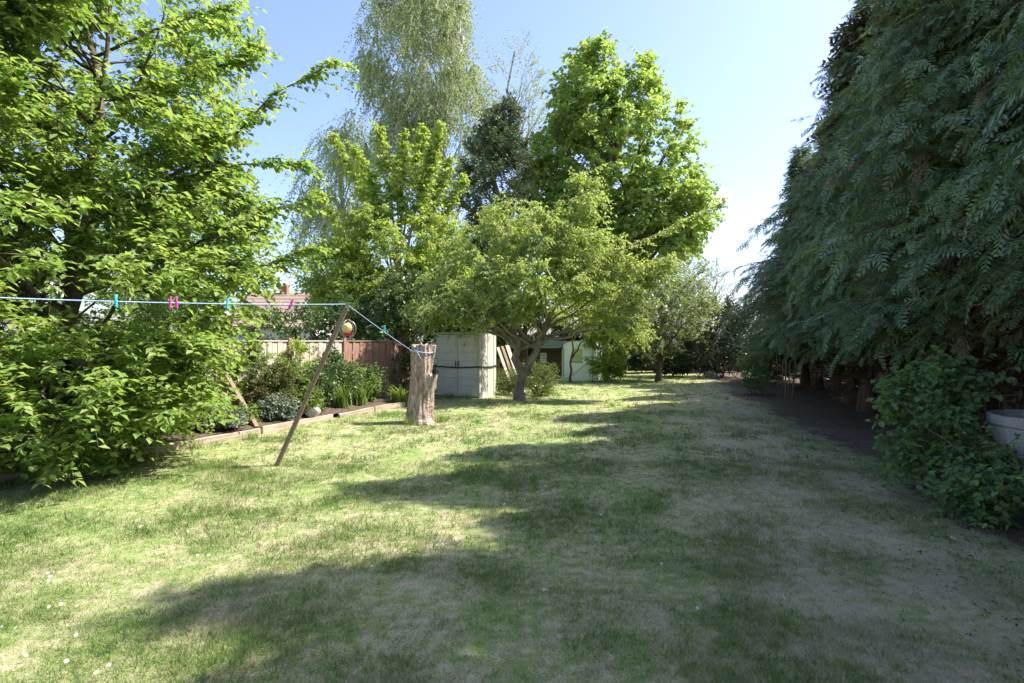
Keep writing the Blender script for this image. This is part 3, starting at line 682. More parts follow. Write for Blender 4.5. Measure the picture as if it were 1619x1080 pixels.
# ------------------------------------------------------------------ bed furniture
bt = thing('bird_table', (-4.72, 11.6, 0.17), 'small white bird table among the plants in front of the fence', 'bird table')
boxes('tray', [((0, 0, 0.66), (0.24, 0.2, 0.025))], M['white'], bt, 0.004)
tube_obj('stem', [(0, 0, 0), (0, 0, 0.3), (0, 0, 0.65)], 0.03, M['white'], bt)
for sx in (-1, 1): boxes('roof_post', [((sx * 0.1, 0, 0.75), (0.02, 0.02, 0.16))], M['white'], bt)
boxes('roof', [((-0.07, 0, 0.86), (0.18, 0.24, 0.015), Euler((0, R(-25), 0))), ((0.07, 0, 0.86), (0.18, 0.24, 0.015), Euler((0, R(25), 0)))], M['white'], bt)
def rock(name, p, s, label, seed, mat='stone', cat='stone', group=None):
    bm = bmesh.new(); bmesh.ops.create_icosphere(bm, subdivisions=3, radius=1); r = np.random.default_rng(seed); ph = r.uniform(0, 6, 9)
    for v in bm.verts:
        c = v.co; f = 1 + 0.16 * math.sin(3.1 * c.x + ph[0]) * math.sin(2.7 * c.y + ph[1]) + 0.13 * math.sin(6 * c.z + 4 * c.x + ph[2]) + 0.08 * math.sin(11 * c.y + ph[3] + 7 * c.x)
        v.co = Vector((c.x * s[0] * f, c.y * s[1] * f, c.z * s[2] * f))
    me = bpy.data.meshes.new(name); bm.to_mesh(me); bm.free(); me.materials.append(M[mat])
    return tag(link(name, me, None, p), label, cat, group)
rock('white_stone', (-3.92, 11.15, 0.24), (0.15, 0.12, 0.17), 'knobbly white stone behind the edging, right of the clothes prop', 3)
for k, (x, y, s) in enumerate(((8.7, 25.0, 0.22), (9.05, 25.2, 0.18), (8.9, 24.8, 0.14))):
    rock('pale_rubble', (x, y, s * 0.7), (s * 1.2, s, s * 0.8), ('largest pale stone in the heap under the dark shrub', 'pale stone on the right of the heap under the dark shrub', 'smallest pale stone in front of the heap')[k], 20 + k, 'stone', 'stone', 'pale stones at the far end')

# curved wooden barrow-like planter in the right-hand shrub
def planter():
    p = thing('wooden_planter', (5.06, 5.25, -0.04), 'weathered grey wooden half-round planter half hidden in the right-hand shrub', 'planter')
    r0, z1, z0 = 0.52, 0.95, 0.30; n = 18
    for k in range(n):
        a = 2 * math.pi * (k + 0.5) / n; rows = []
        for q in np.linspace(0, 1, 6):
            z = z0 + (z1 - z0) * q; rr = r0 * (0.52 + 0.48 * math.sin(q * math.pi / 2) ** 0.8); w = 2 * math.pi * rr / n * 0.485
            c = Vector((math.cos(a), math.sin(a), 0)); tdir = Vector((-math.sin(a), math.cos(a), 0))
            for (dw, dr) in ((-w, 0), (w, 0), (w, -0.025), (-w, -0.025)): rows.append(c * (rr + dr) + tdir * dw + Vector((0, 0, z)))
        V = np.array([v[:] for v in rows]); f = []
        for q in range(5):
            for e in range(4):
                i0, i1 = q * 4 + e, q * 4 + (e + 1) % 4; f += [(i0, i1, i1 + 4), (i0, i1 + 4, i0 + 4)]
        f += [(20, 21, 22), (20, 22, 23), (0, 2, 1), (0, 3, 2)]
        A = Acc(); A.add(V, f); A.build('stave', M['wood_grey'], p)
    th = np.linspace(0, 2 * math.pi, 33)
    for z, rr in ((0.86, 0.525), (0.5, 0.42)): tube_obj('band', np.stack([rr * np.cos(th), rr * np.sin(th), 0 * th + z], -1), 0.008, M['metal'], p, 5)
    bm = bmesh.new(); bmesh.ops.create_circle(bm, cap_ends=True, segments=24, radius=0.47, matrix=Matrix.Translation((0, 0, 0.86)))
    me = bpy.data.meshes.new('earth'); bm.to_mesh(me); bm.free(); me.materials.append(M['soil']); link('earth', me, p)
    for k in range(3):
        a = 2.1 * k + 0.4; tube_obj('leg', [(0.24 * math.cos(a), 0.24 * math.sin(a), 0), (0.23 * math.cos(a), 0.23 * math.sin(a), 0.16), (0.22 * math.cos(a), 0.22 * math.sin(a), 0.33)], 0.035, M['wood_grey'], p)
planter()
tag(beam('loose_board', (4.35, 4.62, 0.20), (5.2, 4.9, 0.42), 0.16, 0.03, M['wood_grey']), 'pale loose board low in the right-hand shrub under the planter', 'board')

# ------------------------------------------------------------------ house beyond the fence
def house():
    h = thing('house', (-15.4, 40, 0), 'distant bungalow with brown tiled roof beyond the fence', 'house')
    W, D, H = 5.6, 7.0, 2.5
    boxes('wall', [((0, 0, H / 2), (W, D, H))], M['render'], h)
    for x in (-1.6, 1.2):
        w = boxes('window', [((x, -D / 2 - 0.02, 1.5), (1.2, 0.06, 1.1))], M['white'], h); boxes('pane', [((x, -D / 2 - 0.056, 1.5), (1.04, 0.02, 0.94))], M['glass'], w)
    rows = 10; sl = math.atan2(2.5, D / 2 + 0.3); ln = math.hypot(2.5, D / 2 + 0.3)
    rf = boxes('roof', [((0, -(D / 4 + .15), H + 1.2), (W + 0.6, ln, 0.08), Euler((sl, 0, 0))), ((0, (D / 4 + .15), H + 1.2), (W + 0.6, ln, 0.08), Euler((-sl, 0, 0)))], M['tile'], h)
    for k in range(rows):
        q = (k + 0.5) / rows; boxes('tile_course', [((0, -(D / 2 + 0.3) * (1 - q), H + 2.5 * q + 0.02), (W + 0.62, ln / rows * 1.05, 0.05), Euler((sl - 0.07, 0, 0)))], M['tile'], rf)
    boxes('gable', [((-W / 2 + 0.1, 0, H + 0.55), (0.2, D * 0.55, 1.1)), ((W / 2 - 0.1, 0, H + 0.55), (0.2, D * 0.55, 1.1))], M['render'], h)
    ch = boxes('chimney', [((-0.6, 0, H + 2.55), (0.5, 0.45, 0.9))], M['brick'], h); boxes('chimney_pot', [((-0.6, 0, H + 3.1), (0.2, 0.2, 0.24))], M['brick'], ch, 0.03)
house()

# ------------------------------------------------------------------ trees
def aim_out(up=0.3, out=0.6, along_=0.6, c=(0, 0)):
    def f(o, tan):
        h = o * np.array([1, 1, 0.0]) - np.array([c[0], c[1], 0.0]); return nrm(h) * out + tan * along_ + np.array([0, 0, up])
    return f

leaf_me = {}
def leaf_objects(parent, data, keep, wid, tpl, mat, key):
    """the leaves that show largest, one object each, on shared meshes"""
    P, D, Nn, S, Rv = (a[keep] for a in data)
    D = nrm(D); Sd = nrm(np.cross(Nn, D)); N2 = np.cross(D, Sd)
    for i in range(len(P)):
        q = (key, int(Rv[i] * 3.99))
        if q not in leaf_me:
            a = Acc(); tv = tpl[0] * np.array([1, wid, 1]); a.add(tv, tpl[1], (q[1] + 0.5) / 4); leaf_me[q] = a.mesh('leaf', mat)
        o = link('leaf', leaf_me[q], parent)
        m = np.eye(4); m[:3, 0] = D[i] * S[i]; m[:3, 1] = Sd[i] * S[i]; m[:3, 2] = N2[i] * S[i]; m[:3, 3] = P[i]
        o.matrix_local = Matrix(m.tolist())

def nearest_in_view(P, base, n):
    W = P + np.array(base); x = W[:, 0] / W[:, 1]; z = (W[:, 2] - EYE) / W[:, 1]
    d = np.linalg.norm(W - np.array([0, 0, EYE]), axis=1) + 1000 * ((np.abs(x) > 0.88) | (np.abs(z) > 0.58) | (W[:, 1] < 0.5))
    return np.argsort(d)[:n]

def broadleaf(name, base, label, cat, seed, top, r0, ells, n_limb, n_sec, n_twig, per, size, wid, tpl, mat, bark='bark', ang=R(40), hmin=1.0,
              aim=None, spread=0.45, length=0.5, droop=0.25, flat=0.6, fwd=0.5, hang=0.25, bow=0.15, group=None, shell=0.45, forks=None, extra=None,
              singles=0, clump=0.0, sec_r=0.03, twig_r=0.004, tmin=0.25, keep=None, more=None):
    g = np.random.default_rng(seed); root = thing(name, base, label, cat, group)
    wood = Acc(); K = 10
    trunks = [(np.array([0, 0, -0.1]), np.array(top, float), r0)] + [(np.array(a, float), np.array(b, float), rr) for (a, b, rr) in (forks or [])]
    nodes = []; nr = []; tp = []
    for (a, b, rr) in trunks:
        p = trunk_path(a, b, K, 0.05, g); rad = flare(K, rr, rr * 0.28, 1.35 if a[2] < 0.1 else 1.0); tubes(wood, p[None], rad[None], 10); tp.append((p, rad))
    ends = in_ellipsoids(g, ells, n_limb, 0.2); L_all = []
    which = g.integers(0, len(tp), n_limb)
    for w in range(len(tp)):
        e = ends[which == w]
        if len(e):
            P, rd = vein_limbs(g, tp[w][0], tp[w][1], e, ang, hmin, bow=bow); tubes(wood, P, rd, 6); L_all.append((P, rd))
    for P, rd in (extra or []):
        P = np.array(P, float)[None]; t = np.linspace(0, 1, 9); t0 = np.linspace(0, 1, P.shape[1])
        P = np.stack([np.interp(t, t0, P[0, :, i]) for i in range(3)], -1)[None]; rr = np.linspace(rd, 0.006, 9)[None]; tubes(wood, P, rr, 6); L_all.append((P, rr))
    nodes = np.concatenate([P[:, 2:].reshape(-1, 3) for P, _ in L_all]); nr = np.concatenate([r[:, 2:].reshape(-1) for _, r in L_all])
    e2 = in_ellipsoids(g, ells, n_sec, shell)
    if keep is not None: e2 = e2[keep(e2)]
    S, sr = attach(g, nodes, nr, e2, back=0.15, r_max=sec_r); tubes(wood, S, sr, 3)
    src = [S] + [P[:, 3:] if P.shape[1] > 6 else P for P, _ in L_all]
    K0 = S.shape[1]; src = np.concatenate([S] + [P[:, -K0:] for P, _ in L_all])
    Q = twig_paths(g, src, n_twig, length, aim or aim_out(), spread, droop, tmin=tmin)
    if more is not None: Q = np.concatenate([Q] + more(g))
    Q[:, :, 2] = np.maximum(Q[:, :, 2], 0.06)
    ribbons(wood, Q, twig_r)
    wood.build('trunk', M[bark], root, True)
    fol = Acc(); tmp = Acc()
    data = twig_leaves(g, tmp, Q, per, size, wid, tpl, flat, fwd, hang, clump=clump)
    if singles:
        k = nearest_in_view(data[0], base, singles); rest = np.ones(len(data[0]), bool); rest[k] = False
        leaf_objects(root, data, k, wid, tpl, M[mat], name); P, D, Nn, S_, Rv = (a[rest] for a in data); leaves(fol, P, D, Nn, S_, wid, tpl, Rv)
    else: fol = tmp
    fol.build('crown', M[mat], root, kind='stuff')
    return root, Q, g

# --- the big leafy tree on the left
def spray_branches(specs):
    def f(g):
        out = []
        for (pts, n, L) in specs:
            pts = np.array(pts, float); t = np.sort(g.uniform(0.12, 1, n)); t0 = np.linspace(0, 1, len(pts))
            o = np.stack([np.interp(t, t0, pts[:, i]) for i in range(3)], -1); d = nrm(pts[-1] - pts[0])
            lat = nrm(np.cross(d, [0, 0, 1.0])); sg = np.where(np.arange(n) % 2, 1, -1)[:, None]
            dd = nrm(d * 0.8 + lat * sg * 0.5 + g.normal(size=(n, 3)) * 0.2); s = np.linspace(0, 1, 5)[None, :, None]
            ll = (L * (1.3 - 0.75 * t))[:, None, None]; Q = o[:, None] + dd[:, None] * s * ll; Q[:, :, 2] -= 0.15 * s[:, :, 0] ** 2 * ll[:, :, 0]; out.append(Q)
        return out
    return f
HB = (-6.3, 7.9, 0.1)
def hb(p): return (p[0] - HB[0], p[1] - HB[1], p[2] - HB[2])
def wp(x, y, d): return ((x - 809.5) / 900 * d, d, EYE + (540 - y) / 900 * d)
long1 = [hb(wp(250, 290, 8.3)), hb(wp(320, 250, 8.3)), hb(wp(370, 215, 8.3)), hb(wp(430, 150, 8.4)), hb(wp(528, 98, 8.5))]
long2 = [hb(wp(220, 160, 8.2)), hb(wp(300, 120, 8.2)), hb(wp(390, 90, 8.3))]
long3 = [hb(wp(300, 280, 8.3)), hb(wp(380, 260, 8.3)), hb(wp(478, 255, 8.4))]
long4 = [hb(wp(300, 390, 8.5)), hb(wp(400, 340, 8.5)), hb(wp(485, 315, 8.6))]
long5 = [hb(wp(150, 90, 8.0)), hb(wp(260, 40, 8.0)), hb(wp(372, 5, 8.2))]
long6 = [hb(wp(280, 480, 8.5)), hb(wp(390, 430, 8.6)), hb(wp(490, 392, 8.7))]
def hb_keep(e):      # the crown stays on its own side of the clothes line
    w = e + np.array(HB); return ~((w[:, 1] < 8.6) & ((w[:, 0] + 2.15) * 0.79 - (w[:, 1] - 7.4) * 0.61 > -0.55) & (w[:, 2] < 3.4))
broadleaf('leafy_tree', HB, 'large bright green leafy tree filling the left side, branches down to the grass', 'tree', 11, (0.3, 0.4, 7.2), 0.115,
          [(-0.2, -0.3, 5.2, 2.8, 2.6, 2.8, 7), (0.5, -0.5, 2.4, 2.6, 2.5, 1.7, 4), (0.7, -1.1, 0.95, 2.0, 1.6, 0.9, 3.0), (-1.0, -1.2, 3.6, 1.8, 1.8, 2.8, 3), (-1.0, -1.0, 6.8, 2.2, 2.0, 1.8, 4), (-0.8, -1.9, 5.8, 2.0, 0.9, 2.0, 6), (0.1, -1.6, 6.4, 1.6, 0.9, 1.8, 5), (-0.6, -2.2, 3.2, 1.6, 0.9, 1.4, 2.5), (1.1, 0.3, 3.7, 1.4, 1.5, 1.6, 2)], 84, 1750, 19000, 10, 0.094, 0.70, LEAF2, 'hornbeam',
          ang=R(24), hmin=0.5, aim=aim_out(0.05, 0.7, 0.6), spread=0.4, length=0.5, droop=0.22, flat=0.74, hang=0.3, shell=0.5, bow=0.12,
          forks=[((0.05, 0.05, 0), (-0.9, 0.9, 7.0), 0.085), ((0.0, -0.1, 0), (0.8, -0.2, 6.0), 0.075), ((0, 0, 0), (-0.9, -0.6, 6.2), 0.07)],
          extra=[(long1, 0.03), (long2, 0.025), (long3, 0.02), (long4, 0.02), (long5, 0.025), (long6, 0.02)], singles=300, keep=hb_keep,
          more=spray_branches([(long1, 40, 0.36), (long2, 26, 0.4), (long3, 24, 0.35), (long4, 22, 0.4), (long5, 20, 0.4), (long6, 24, 0.42)]))

# --- forked garden tree in front of the shed
broadleaf('forked_tree', (0.2, 15.6, 0), 'yellow-green spreading tree with a forked trunk right of the plastic shed', 'tree', 21, (-0.15, 0.1, 3.6), 0.15,
          [(-1.6, 0, 3.0, 1.2, 1.1, 0.75, 2), (-0.9, 0.1, 4.1, 1.35, 1.2, 0.8, 2), (0.4, 0, 4.6, 1.2, 1.1, 0.75, 2), (1.7, 0, 4.2, 1.2, 1.0, 0.85, 2), (2.5, 0, 3.0, 1.15, 1.0, 0.85, 2), (1.75, 0.2, 5.6, 0.6, 0.5, 0.9, 1.0), (-0.2, 0.2, 5.2, 0.9, 0.8, 0.6, 0.8), (3.4, 0, 3.7, 0.9, 0.8, 0.6, 0.8),
           (-2.1, -0.3, 2.4, 0.75, 0.7, 0.45, 0.9), (0.5, -0.6, 3.2, 1.6, 1.0, 0.7, 2), (2.9, 0, 2.1, 0.7, 0.7, 0.5, 0.8), (-0.6, -0.7, 2.5, 1.1, 0.6, 0.4, 0.9)], 56, 420, 3600, 11, 0.10, 0.5, LEAF2, 'acer', 'bark_pale',
          ang=R(30), hmin=1.3, aim=aim_out(0.12, 0.6, 0.6), spread=0.5, length=0.5, droop=0.4, flat=0.55, hang=0.6, shell=0.35, bow=0.2,
          forks=[((0.02, 0, 0.50), (1.15, 0.1, 2.9), 0.12)],
          extra=[([(1.3, 0, 3.4), (3.0, 0.1, 4.2), (4.2, 0.1, 4.75), (5.5, 0.2, 5.4)], 0.04)],
          more=spray_branches([([(2.6, 0, 4.0), (4.2, 0.1, 4.75), (5.6, 0.2, 5.45)], 60, 0.5)]))
# --- young plume-shaped maple behind it
def plumes(specs):
    def f(g):
        out = []
        for (b, tt, n) in specs:
            b = np.array(b, float); tt = np.array(tt, float); t = g.uniform(0.1, 1, n); o = b + (tt - b) * t[:, None]
            d = nrm(g.normal(size=(n, 3)) * np.array([1, 1, 0.3]) + np.array([0, 0, 0.5])); s = np.linspace(0, 1, 5)[None, :, None]; ll = (0.42 * (1.25 - 0.7 * t))[:, None, None]
            Q = o[:, None] + d[:, None] * s * ll; Q[:, :, 2] -= 0.35 * s[:, :, 0] ** 2 * ll[:, :, 0]; out.append(Q)
        return out
    return f
g0 = np.random.default_rng(77); MB_ = (-3.95, 20.0, 0)
pl = []; ex = []
for (x, y) in ((560, 232), (598, 195), (640, 215), (668, 200), (700, 190), (712, 250), (525, 215), (500, 300), (735, 280), (625, 250), (585, 270), (690, 230)):
    tpx = np.array(wp(x, y, 20 + g0.uniform(-1, 1))) - np.array(MB_); b = np.array([tpx[0] * 0.35, tpx[1] * 0.4, tpx[2] - 2.6 - g0.uniform(0, 0.6)])
    pl.append((b, tpx, 110)); ex.append(([(b[0] * 0.3, b[1] * 0.3, max(1.0, b[2] - 2)), b, (b + tpx) / 2, tpx], 0.035))
broadleaf('plume_maple', MB_, 'fresh yellow-green tree with upright leafy plumes behind the fence', 'tree', 31, (0.1, 0, 7.2), 0.12,
          [(0, 0, 4.4, 2.5, 1.9, 2.2, 3), (-0.3, -0.2, 2.9, 2.6, 1.8, 1.3, 2.5), (1.4, -0.2, 3.4, 1.6, 1.5, 1.6, 1.5), (-2.0, 0, 3.8, 1.4, 1.3, 1.5, 1.2)], 54, 700, 5000, 9, 0.12, 0.7, LEAF2, 'maple', 'bark_pale',
          ang=R(52), hmin=1.0, aim=aim_out(0.5, 0.5, 0.6), spread=0.4, length=0.6, droop=0.35, flat=0.55, hang=0.5, extra=ex, more=plumes(pl))
# --- sycamore
SY = (5.4, 30.0, 0)
broadleaf('sycamore_tree', SY, 'tall rounded bright green tree behind the forked garden tree', 'tree', 41, (0, 0, 14.5), 0.3,
          [(0, 0, 10.6, 4.3, 4.0, 5.0, 5), (-0.6, 0, 14.6, 2.6, 2.4, 2.9, 2.2), (2.4, 0, 8.2, 3.0, 3.0, 2.8, 2.5), (-1.8, 0, 6.6, 3.2, 3.0, 3.4, 2), (-2.4, 0, 10.5, 2.3, 2.4, 3.0, 1.5)], 80, 900, 6200, 9, 0.22, 0.8, LEAF2, 'sycamore',
          ang=R(42), hmin=2.5, aim=aim_out(0.35, 0.6, 0.5), spread=0.5, length=0.85, droop=0.3, flat=0.55, hang=0.45, clump=0.3, sec_r=0.06, twig_r=0.008, shell=0.5)
# --- birches: hanging twigs
def aim_hang(o, tan): return tan * 0.35 + np.array([0, 0, -0.55])
broadleaf('birch_tree', (-4.2, 32, 0), 'tallest birch with hanging pale twigs, its top above the picture', 'tree', 51, (0.8, 0, 20.5), 0.28,
          [(-1.2, 0, 18.0, 3.6, 3.0, 5.0, 5), (0.8, 0, 14.0, 3.2, 3.0, 4.2, 2.4), (-0.8, 0, 21, 2.6, 2.4, 2.6, 2), (-1.8, 0, 13.2, 2.4, 2.4, 2.6, 1.6)], 60, 460, 5200, 12, 0.115, 0.8, LEAF2, 'birchleaf', 'birch',
          ang=R(55), hmin=4, aim=aim_hang, spread=0.28, length=1.1, droop=0.7, flat=0.25, hang=0.7, bow=0.12, sec_r=0.05, twig_r=0.006, group='birches beyond the fence')
broadleaf('birch_tree', (0.2, 34, 0), 'thin half-bare birch with white stems between the tall birch and the rounded tree', 'tree', 52, (0.2, 0, 18.5), 0.2,
          [(-0.2, 0, 16.0, 2.4, 2.0, 4.2, 3), (0.8, 0, 14, 2.4, 2.0, 3.0, 2)], 34, 200, 800, 9, 0.09, 0.8, LEAF2, 'birchleaf', 'birch',
          ang=R(65), hmin=5, aim=aim_out(0.6, 0.4, 0.7), spread=0.3, length=0.9, droop=0.2, flat=0.3, hang=0.5, bow=-0.02, sec_r=0.04, group='birches beyond the fence')
broadleaf('birch_tree', (-10.2, 34, 0), 'pale weeping birch left of the plume-shaped tree', 'tree', 53, (0.2, 0, 14.5), 0.22,
          [(0, 0, 11.0, 2.7, 2.4, 4.0, 4), (-1.0, 0, 8.0, 2.2, 2.2, 3.0, 2), (0.9, 0, 13.6, 1.4, 1.4, 2.4, 1.2)], 46, 260, 2300, 13, 0.10, 0.8, LEAF2, 'birchleaf', 'birch',
          ang=R(55), hmin=4, aim=aim_hang, spread=0.22, length=1.3, droop=0.8, flat=0.2, hang=0.8, sec_r=0.04, group='birches beyond the fence')
# --- dark yew-like evergreen
broadleaf('evergreen_tree', (-0.7, 26.5, 0), 'dark evergreen tree between the plume-shaped tree and the rounded tree', 'tree', 61, (0, 0, 11.8), 0.25,
          [(0, 0, 8.6, 1.75, 1.7, 3.2, 4), (0.2, 0, 11.2, 0.9, 0.9, 1.7, 1.2), (0, 0, 5.0, 1.9, 1.9, 3.0, 3)], 50, 500, 3600, 11, 0.14, 0.45, LEAF2, 'yew', 'bark_red',
          ang=R(50), hmin=1.0, aim=aim_out(0.6, 0.5, 0.5), spread=0.4, length=0.55, droop=0.1, flat=0.2, hang=0.0, shell=0.6)
# --- apple tree in blossom
ap = broadleaf('apple_tree', (5.9, 22.9, 0), 'apple tree in white blossom with a short dark trunk at the end of the lawn', 'tree', 71, (0.1, 0, 2.4), 0.14,
          [(0.2, 0, 3.0, 2.3, 2.0, 1.5, 4), (1.2, 0, 3.9, 1.3, 1.3, 1.1, 1.5), (-0.3, -0.2, 1.75, 1.3, 1.2, 0.9, 1.5)], 36, 420, 2400, 7, 0.085, 0.6, LEAF2, 'apple',
          ang=R(48), hmin=0.7, aim=aim_out(0.5, 0.5, 0.6), spread=0.5, length=0.42, droop=0.15, flat=0.4, hang=0.15, forks=[((0, 0, 0.4), (-0.6, 0.1, 2.3), 0.09), ((0, 0, 0.45), (0.9, 0, 2.5), 0.09)])
def blossom(root, Q, g, n, size, name='blossom'):
    a = Acc(); i = g.integers(0, len(Q), n); k = g.integers(1, Q.shape[1], n); P = Q[i, k] + g.normal(size=(n, 3)) * 0.03
    for j in range(3): leaves(a, P, g.normal(size=(n, 3)), g.normal(size=(n, 3)), size * g.uniform(0.7, 1.3, n), 1.0, LEAF2, g.uniform(0, 1, n))
    a.build(name, M['blossom'], root, kind='stuff')
blossom(ap[0], ap[1], ap[2], 1600, 0.075)
# --- shrubs and far trees
def shrub(name, base, label, seed, ells, mat, n_sec, n_twig, per, size, wid=0.65, tpl=LEAF2, cat='shrub', bark='bark', length=0.4, aim=None, flat=0.4, hang=0.2, group=None, r0=0.05, singles=0, keep=None, n_limb=None, **kw):
    top = max(e[2] + e[5] * 0.5 for e in ells)
    return broadleaf(name, base, label, cat, seed, (0.05, 0, top * 0.75), r0, ells, n_limb or max(10, n_sec // 12), n_sec, n_twig, per, size, wid, tpl, mat, bark, ang=R(50), hmin=0.1,
              aim=aim or aim_out(0.3, 0.6, 0.5), spread=0.5, length=length, droop=0.2, flat=flat, hang=hang, group=group, forks=[((0.05, 0, 0), (0.35, 0.2, top * 0.7), r0 * 0.8), ((-0.05, 0, 0), (-0.3, -0.2, top * 0.7), r0 * 0.8)],
              shell=0.6, singles=singles, keep=keep, sec_r=0.015, **kw)
rh = shrub('dark_shrub', (9.3, 25.2, 0), 'dark glossy evergreen shrub with white flowers right of the apple tree', 81, [(0, 0, 1.5, 1.9, 1.5, 1.5, 3), (-0.4, 0.2, 2.6, 1.5, 1.3, 1.1, 2), (-2.0, 0.8, 1.2, 1.3, 1.2, 1.2, 2)], 'dark', 300, 1500, 8, 0.15, 0.4)
blossom(rh[0], rh[1], rh[2], 90, 0.10, 'flower')
shrub('dark_shrub', (11.0, 23.3, 0), 'low dark shrub at the foot of the last hedge conifer', 82, [(-0.3, 0, 0.8, 1.3, 1.0, 0.8, 1)], 'dark', 150, 800, 8, 0.10)
shrub('far_hedge_shrub', (5.2, 29.0, 0), 'dark shrub behind the apple tree trunk closing the garden', 83, [(0, 0, 1.6, 2.6, 0.9, 1.6, 1)], 'dark', 200, 1100, 8, 0.18)
shrub('far_hedge_shrub', (10.0, 29.5, 0), 'dark shrub behind the white-flowered shrub closing the garden', 84, [(0, 0, 1.7, 3.0, 0.9, 1.7, 1)], 'dark', 200, 1100, 8, 0.18)
shrub('far_hedge_shrub', (0.5, 28.0, 0), 'dark shrub behind the hut and greenhouse', 85, [(0, 0, 1.8, 2.8, 0.9, 1.8, 1)], 'ivy', 200, 1000, 8, 0.18)
shrub('light_bush', (3.75, 22.6, 0), 'light green bush at the right side of the greenhouse', 86, [(0, 0, 1.15, 0.75, 0.7, 1.1, 2), (-0.2, 0, 2.3, 1.0, 0.8, 0.7, 1)], 'sycamore', 140, 900, 8, 0.10)
broadleaf('far_tree', (8.6, 40, 0), 'round green tree far behind the apple tree', 'tree', 87, (0, 0, 6.5), 0.2, [(0, 0, 5.3, 2.9, 2.6, 2.6, 3), (1.9, 0, 4.6, 2.0, 2.0, 1.9, 1)], 36, 300, 1900, 8, 0.22, 0.85, LEAF2, 'sycamore', hmin=1.5, length=0.7, sec_r=0.04)
broadleaf('bare_tree', (13.2, 38, 0), 'thin half-bare twiggy tree beside the hedge end', 'tree', 88, (0.3, 0, 5.6), 0.1, [(0, 0, 5.0, 1.7, 1.5, 2.3, 1)], 26, 220, 700, 4, 0.08, 0.7, LEAF2, 'apple', ang=R(65), hmin=1.0, aim=aim_out(0.8, 0.3, 0.6), spread=0.25, length=0.7, droop=0.0)
shrub('ivy_thicket', (-3.1, 17.2, 0), 'dark ivy thicket between the fence end and the plastic shed', 91, [(0, 0, 1.6, 1.15, 1.0, 1.7, 3), (0.3, 0.5, 2.9, 1.5, 1.0, 0.9, 2), (-0.4, -0.6, 0.9, 0.7, 0.6, 0.9, 1)], 'ivy', 320, 2000, 8, 0.095, 0.8)
shrub('ivy_thicket', (-1.2, 19.0, 0), 'dark leafy thicket rising behind the plastic shed roof', 92, [(0, 0, 2.3, 1.4, 0.8, 1.4, 1)], 'ivy', 260, 1500, 8, 0.09, 0.8)
shrub('neighbour_shrub', (-6.6, 17.3, 0), 'dark green shrub behind the fence left of the hanging feeder', 93, [(0, 0, 1.4, 1.5, 1.2, 1.4, 2), (1.6, 0.3, 1.7, 1.1, 1.0, 1.3, 1.5)], 'ivy', 300, 1800, 8, 0.09, 0.7)
shrub('neighbour_shrub', (-9.2, 14.5, 0), 'green shrub beyond the fence behind the large leafy tree', 94, [(0, 0, 1.5, 1.9, 1.5, 1.6, 1)], 'ivy', 180, 1000, 8, 0.12, 0.7)
shrub('neighbour_shrub', (-9.6, 10.0, 0), 'tall shrub beyond the fence at the left edge', 95, [(0, 0, 1.8, 1.6, 1.8, 2.0, 1)], 'ivy', 180, 1000, 8, 0.12, 0.7)
broadleaf('far_tree', (-16.5, 27, 0), 'leafy tree far behind the large leafy tree', 'tree', 96, (0, 0, 7.5), 0.2, [(0, 0, 5.5, 3.5, 3, 3.5, 1)], 36, 260, 1500, 8, 0.2, 0.8, LEAF2, 'sycamore', hmin=1.5, length=0.7, sec_r=0.04)
shrub('low_bush', (0.75, 16.9, 0), 'soft green bush at the foot of the forked tree', 97, [(0, 0, 0.45, 0.62, 0.5, 0.45, 1), (-0.85, 0.2, 0.35, 0.3, 0.3, 0.35, 0.5)], 'bedleaf', 110, 800, 8, 0.06, 0.35)
yt = broadleaf('young_tree', (2.28, 22.2, 0), 'slim young tree with a dark forked stem in front of the greenhouse', 'tree', 98, (0.05, 0, 2.4), 0.055, [(0.2, 0, 2.6, 1.0, 0.9, 0.6, 1)], 14, 90, 500, 8, 0.09, 0.5, LEAF2, 'acer', 'bark_red', forks=[((0.02, 0, 0.9), (0.7, 0, 2.0), 0.04)], hmin=1.2, length=0.4)

# --- shrub and planter at the right edge
hz_ = (4.5, 5.0, 0)
def hz_keep(e): return ~((e[:, 1] < 0.1) & (e[:, 0] > 0.2) & (e[:, 2] > 0.55))
shrub('hazel_shrub', hz_, 'round-leaved green shrub growing over the wooden planter at the right edge', 101, [(0.0, -0.1, 0.33, 0.60, 0.55, 0.36, 3), (-0.15, 0.8, 0.75, 0.5, 0.55, 0.6, 2), (0.9, -0.4, 0.35, 0.7, 0.5, 0.4, 2)], 'hazel', 150, 900, 7, 0.062, 0.85, LEAF4, length=0.3, flat=0.6, hang=0.25, r0=0.02, singles=300, keep=hz_keep, n_limb=20)
shrub('hazel_shrub', (4.45, 6.05, 0), 'taller leafy shrub spray behind the planter shrub, against the dark hedge', 102, [(-0.1, 0.0, 0.95, 0.3, 0.35, 0.35, 2), (0.4, 0.1, 1.2, 0.4, 0.35, 0.2, 1), (0, 0, 0.4, 0.3, 0.3, 0.35, 1)], 'hazel', 60, 230, 7, 0.08, 0.8, LEAF4, length=0.3, flat=0.6, hang=0.3, r0=0.015, n_limb=12)

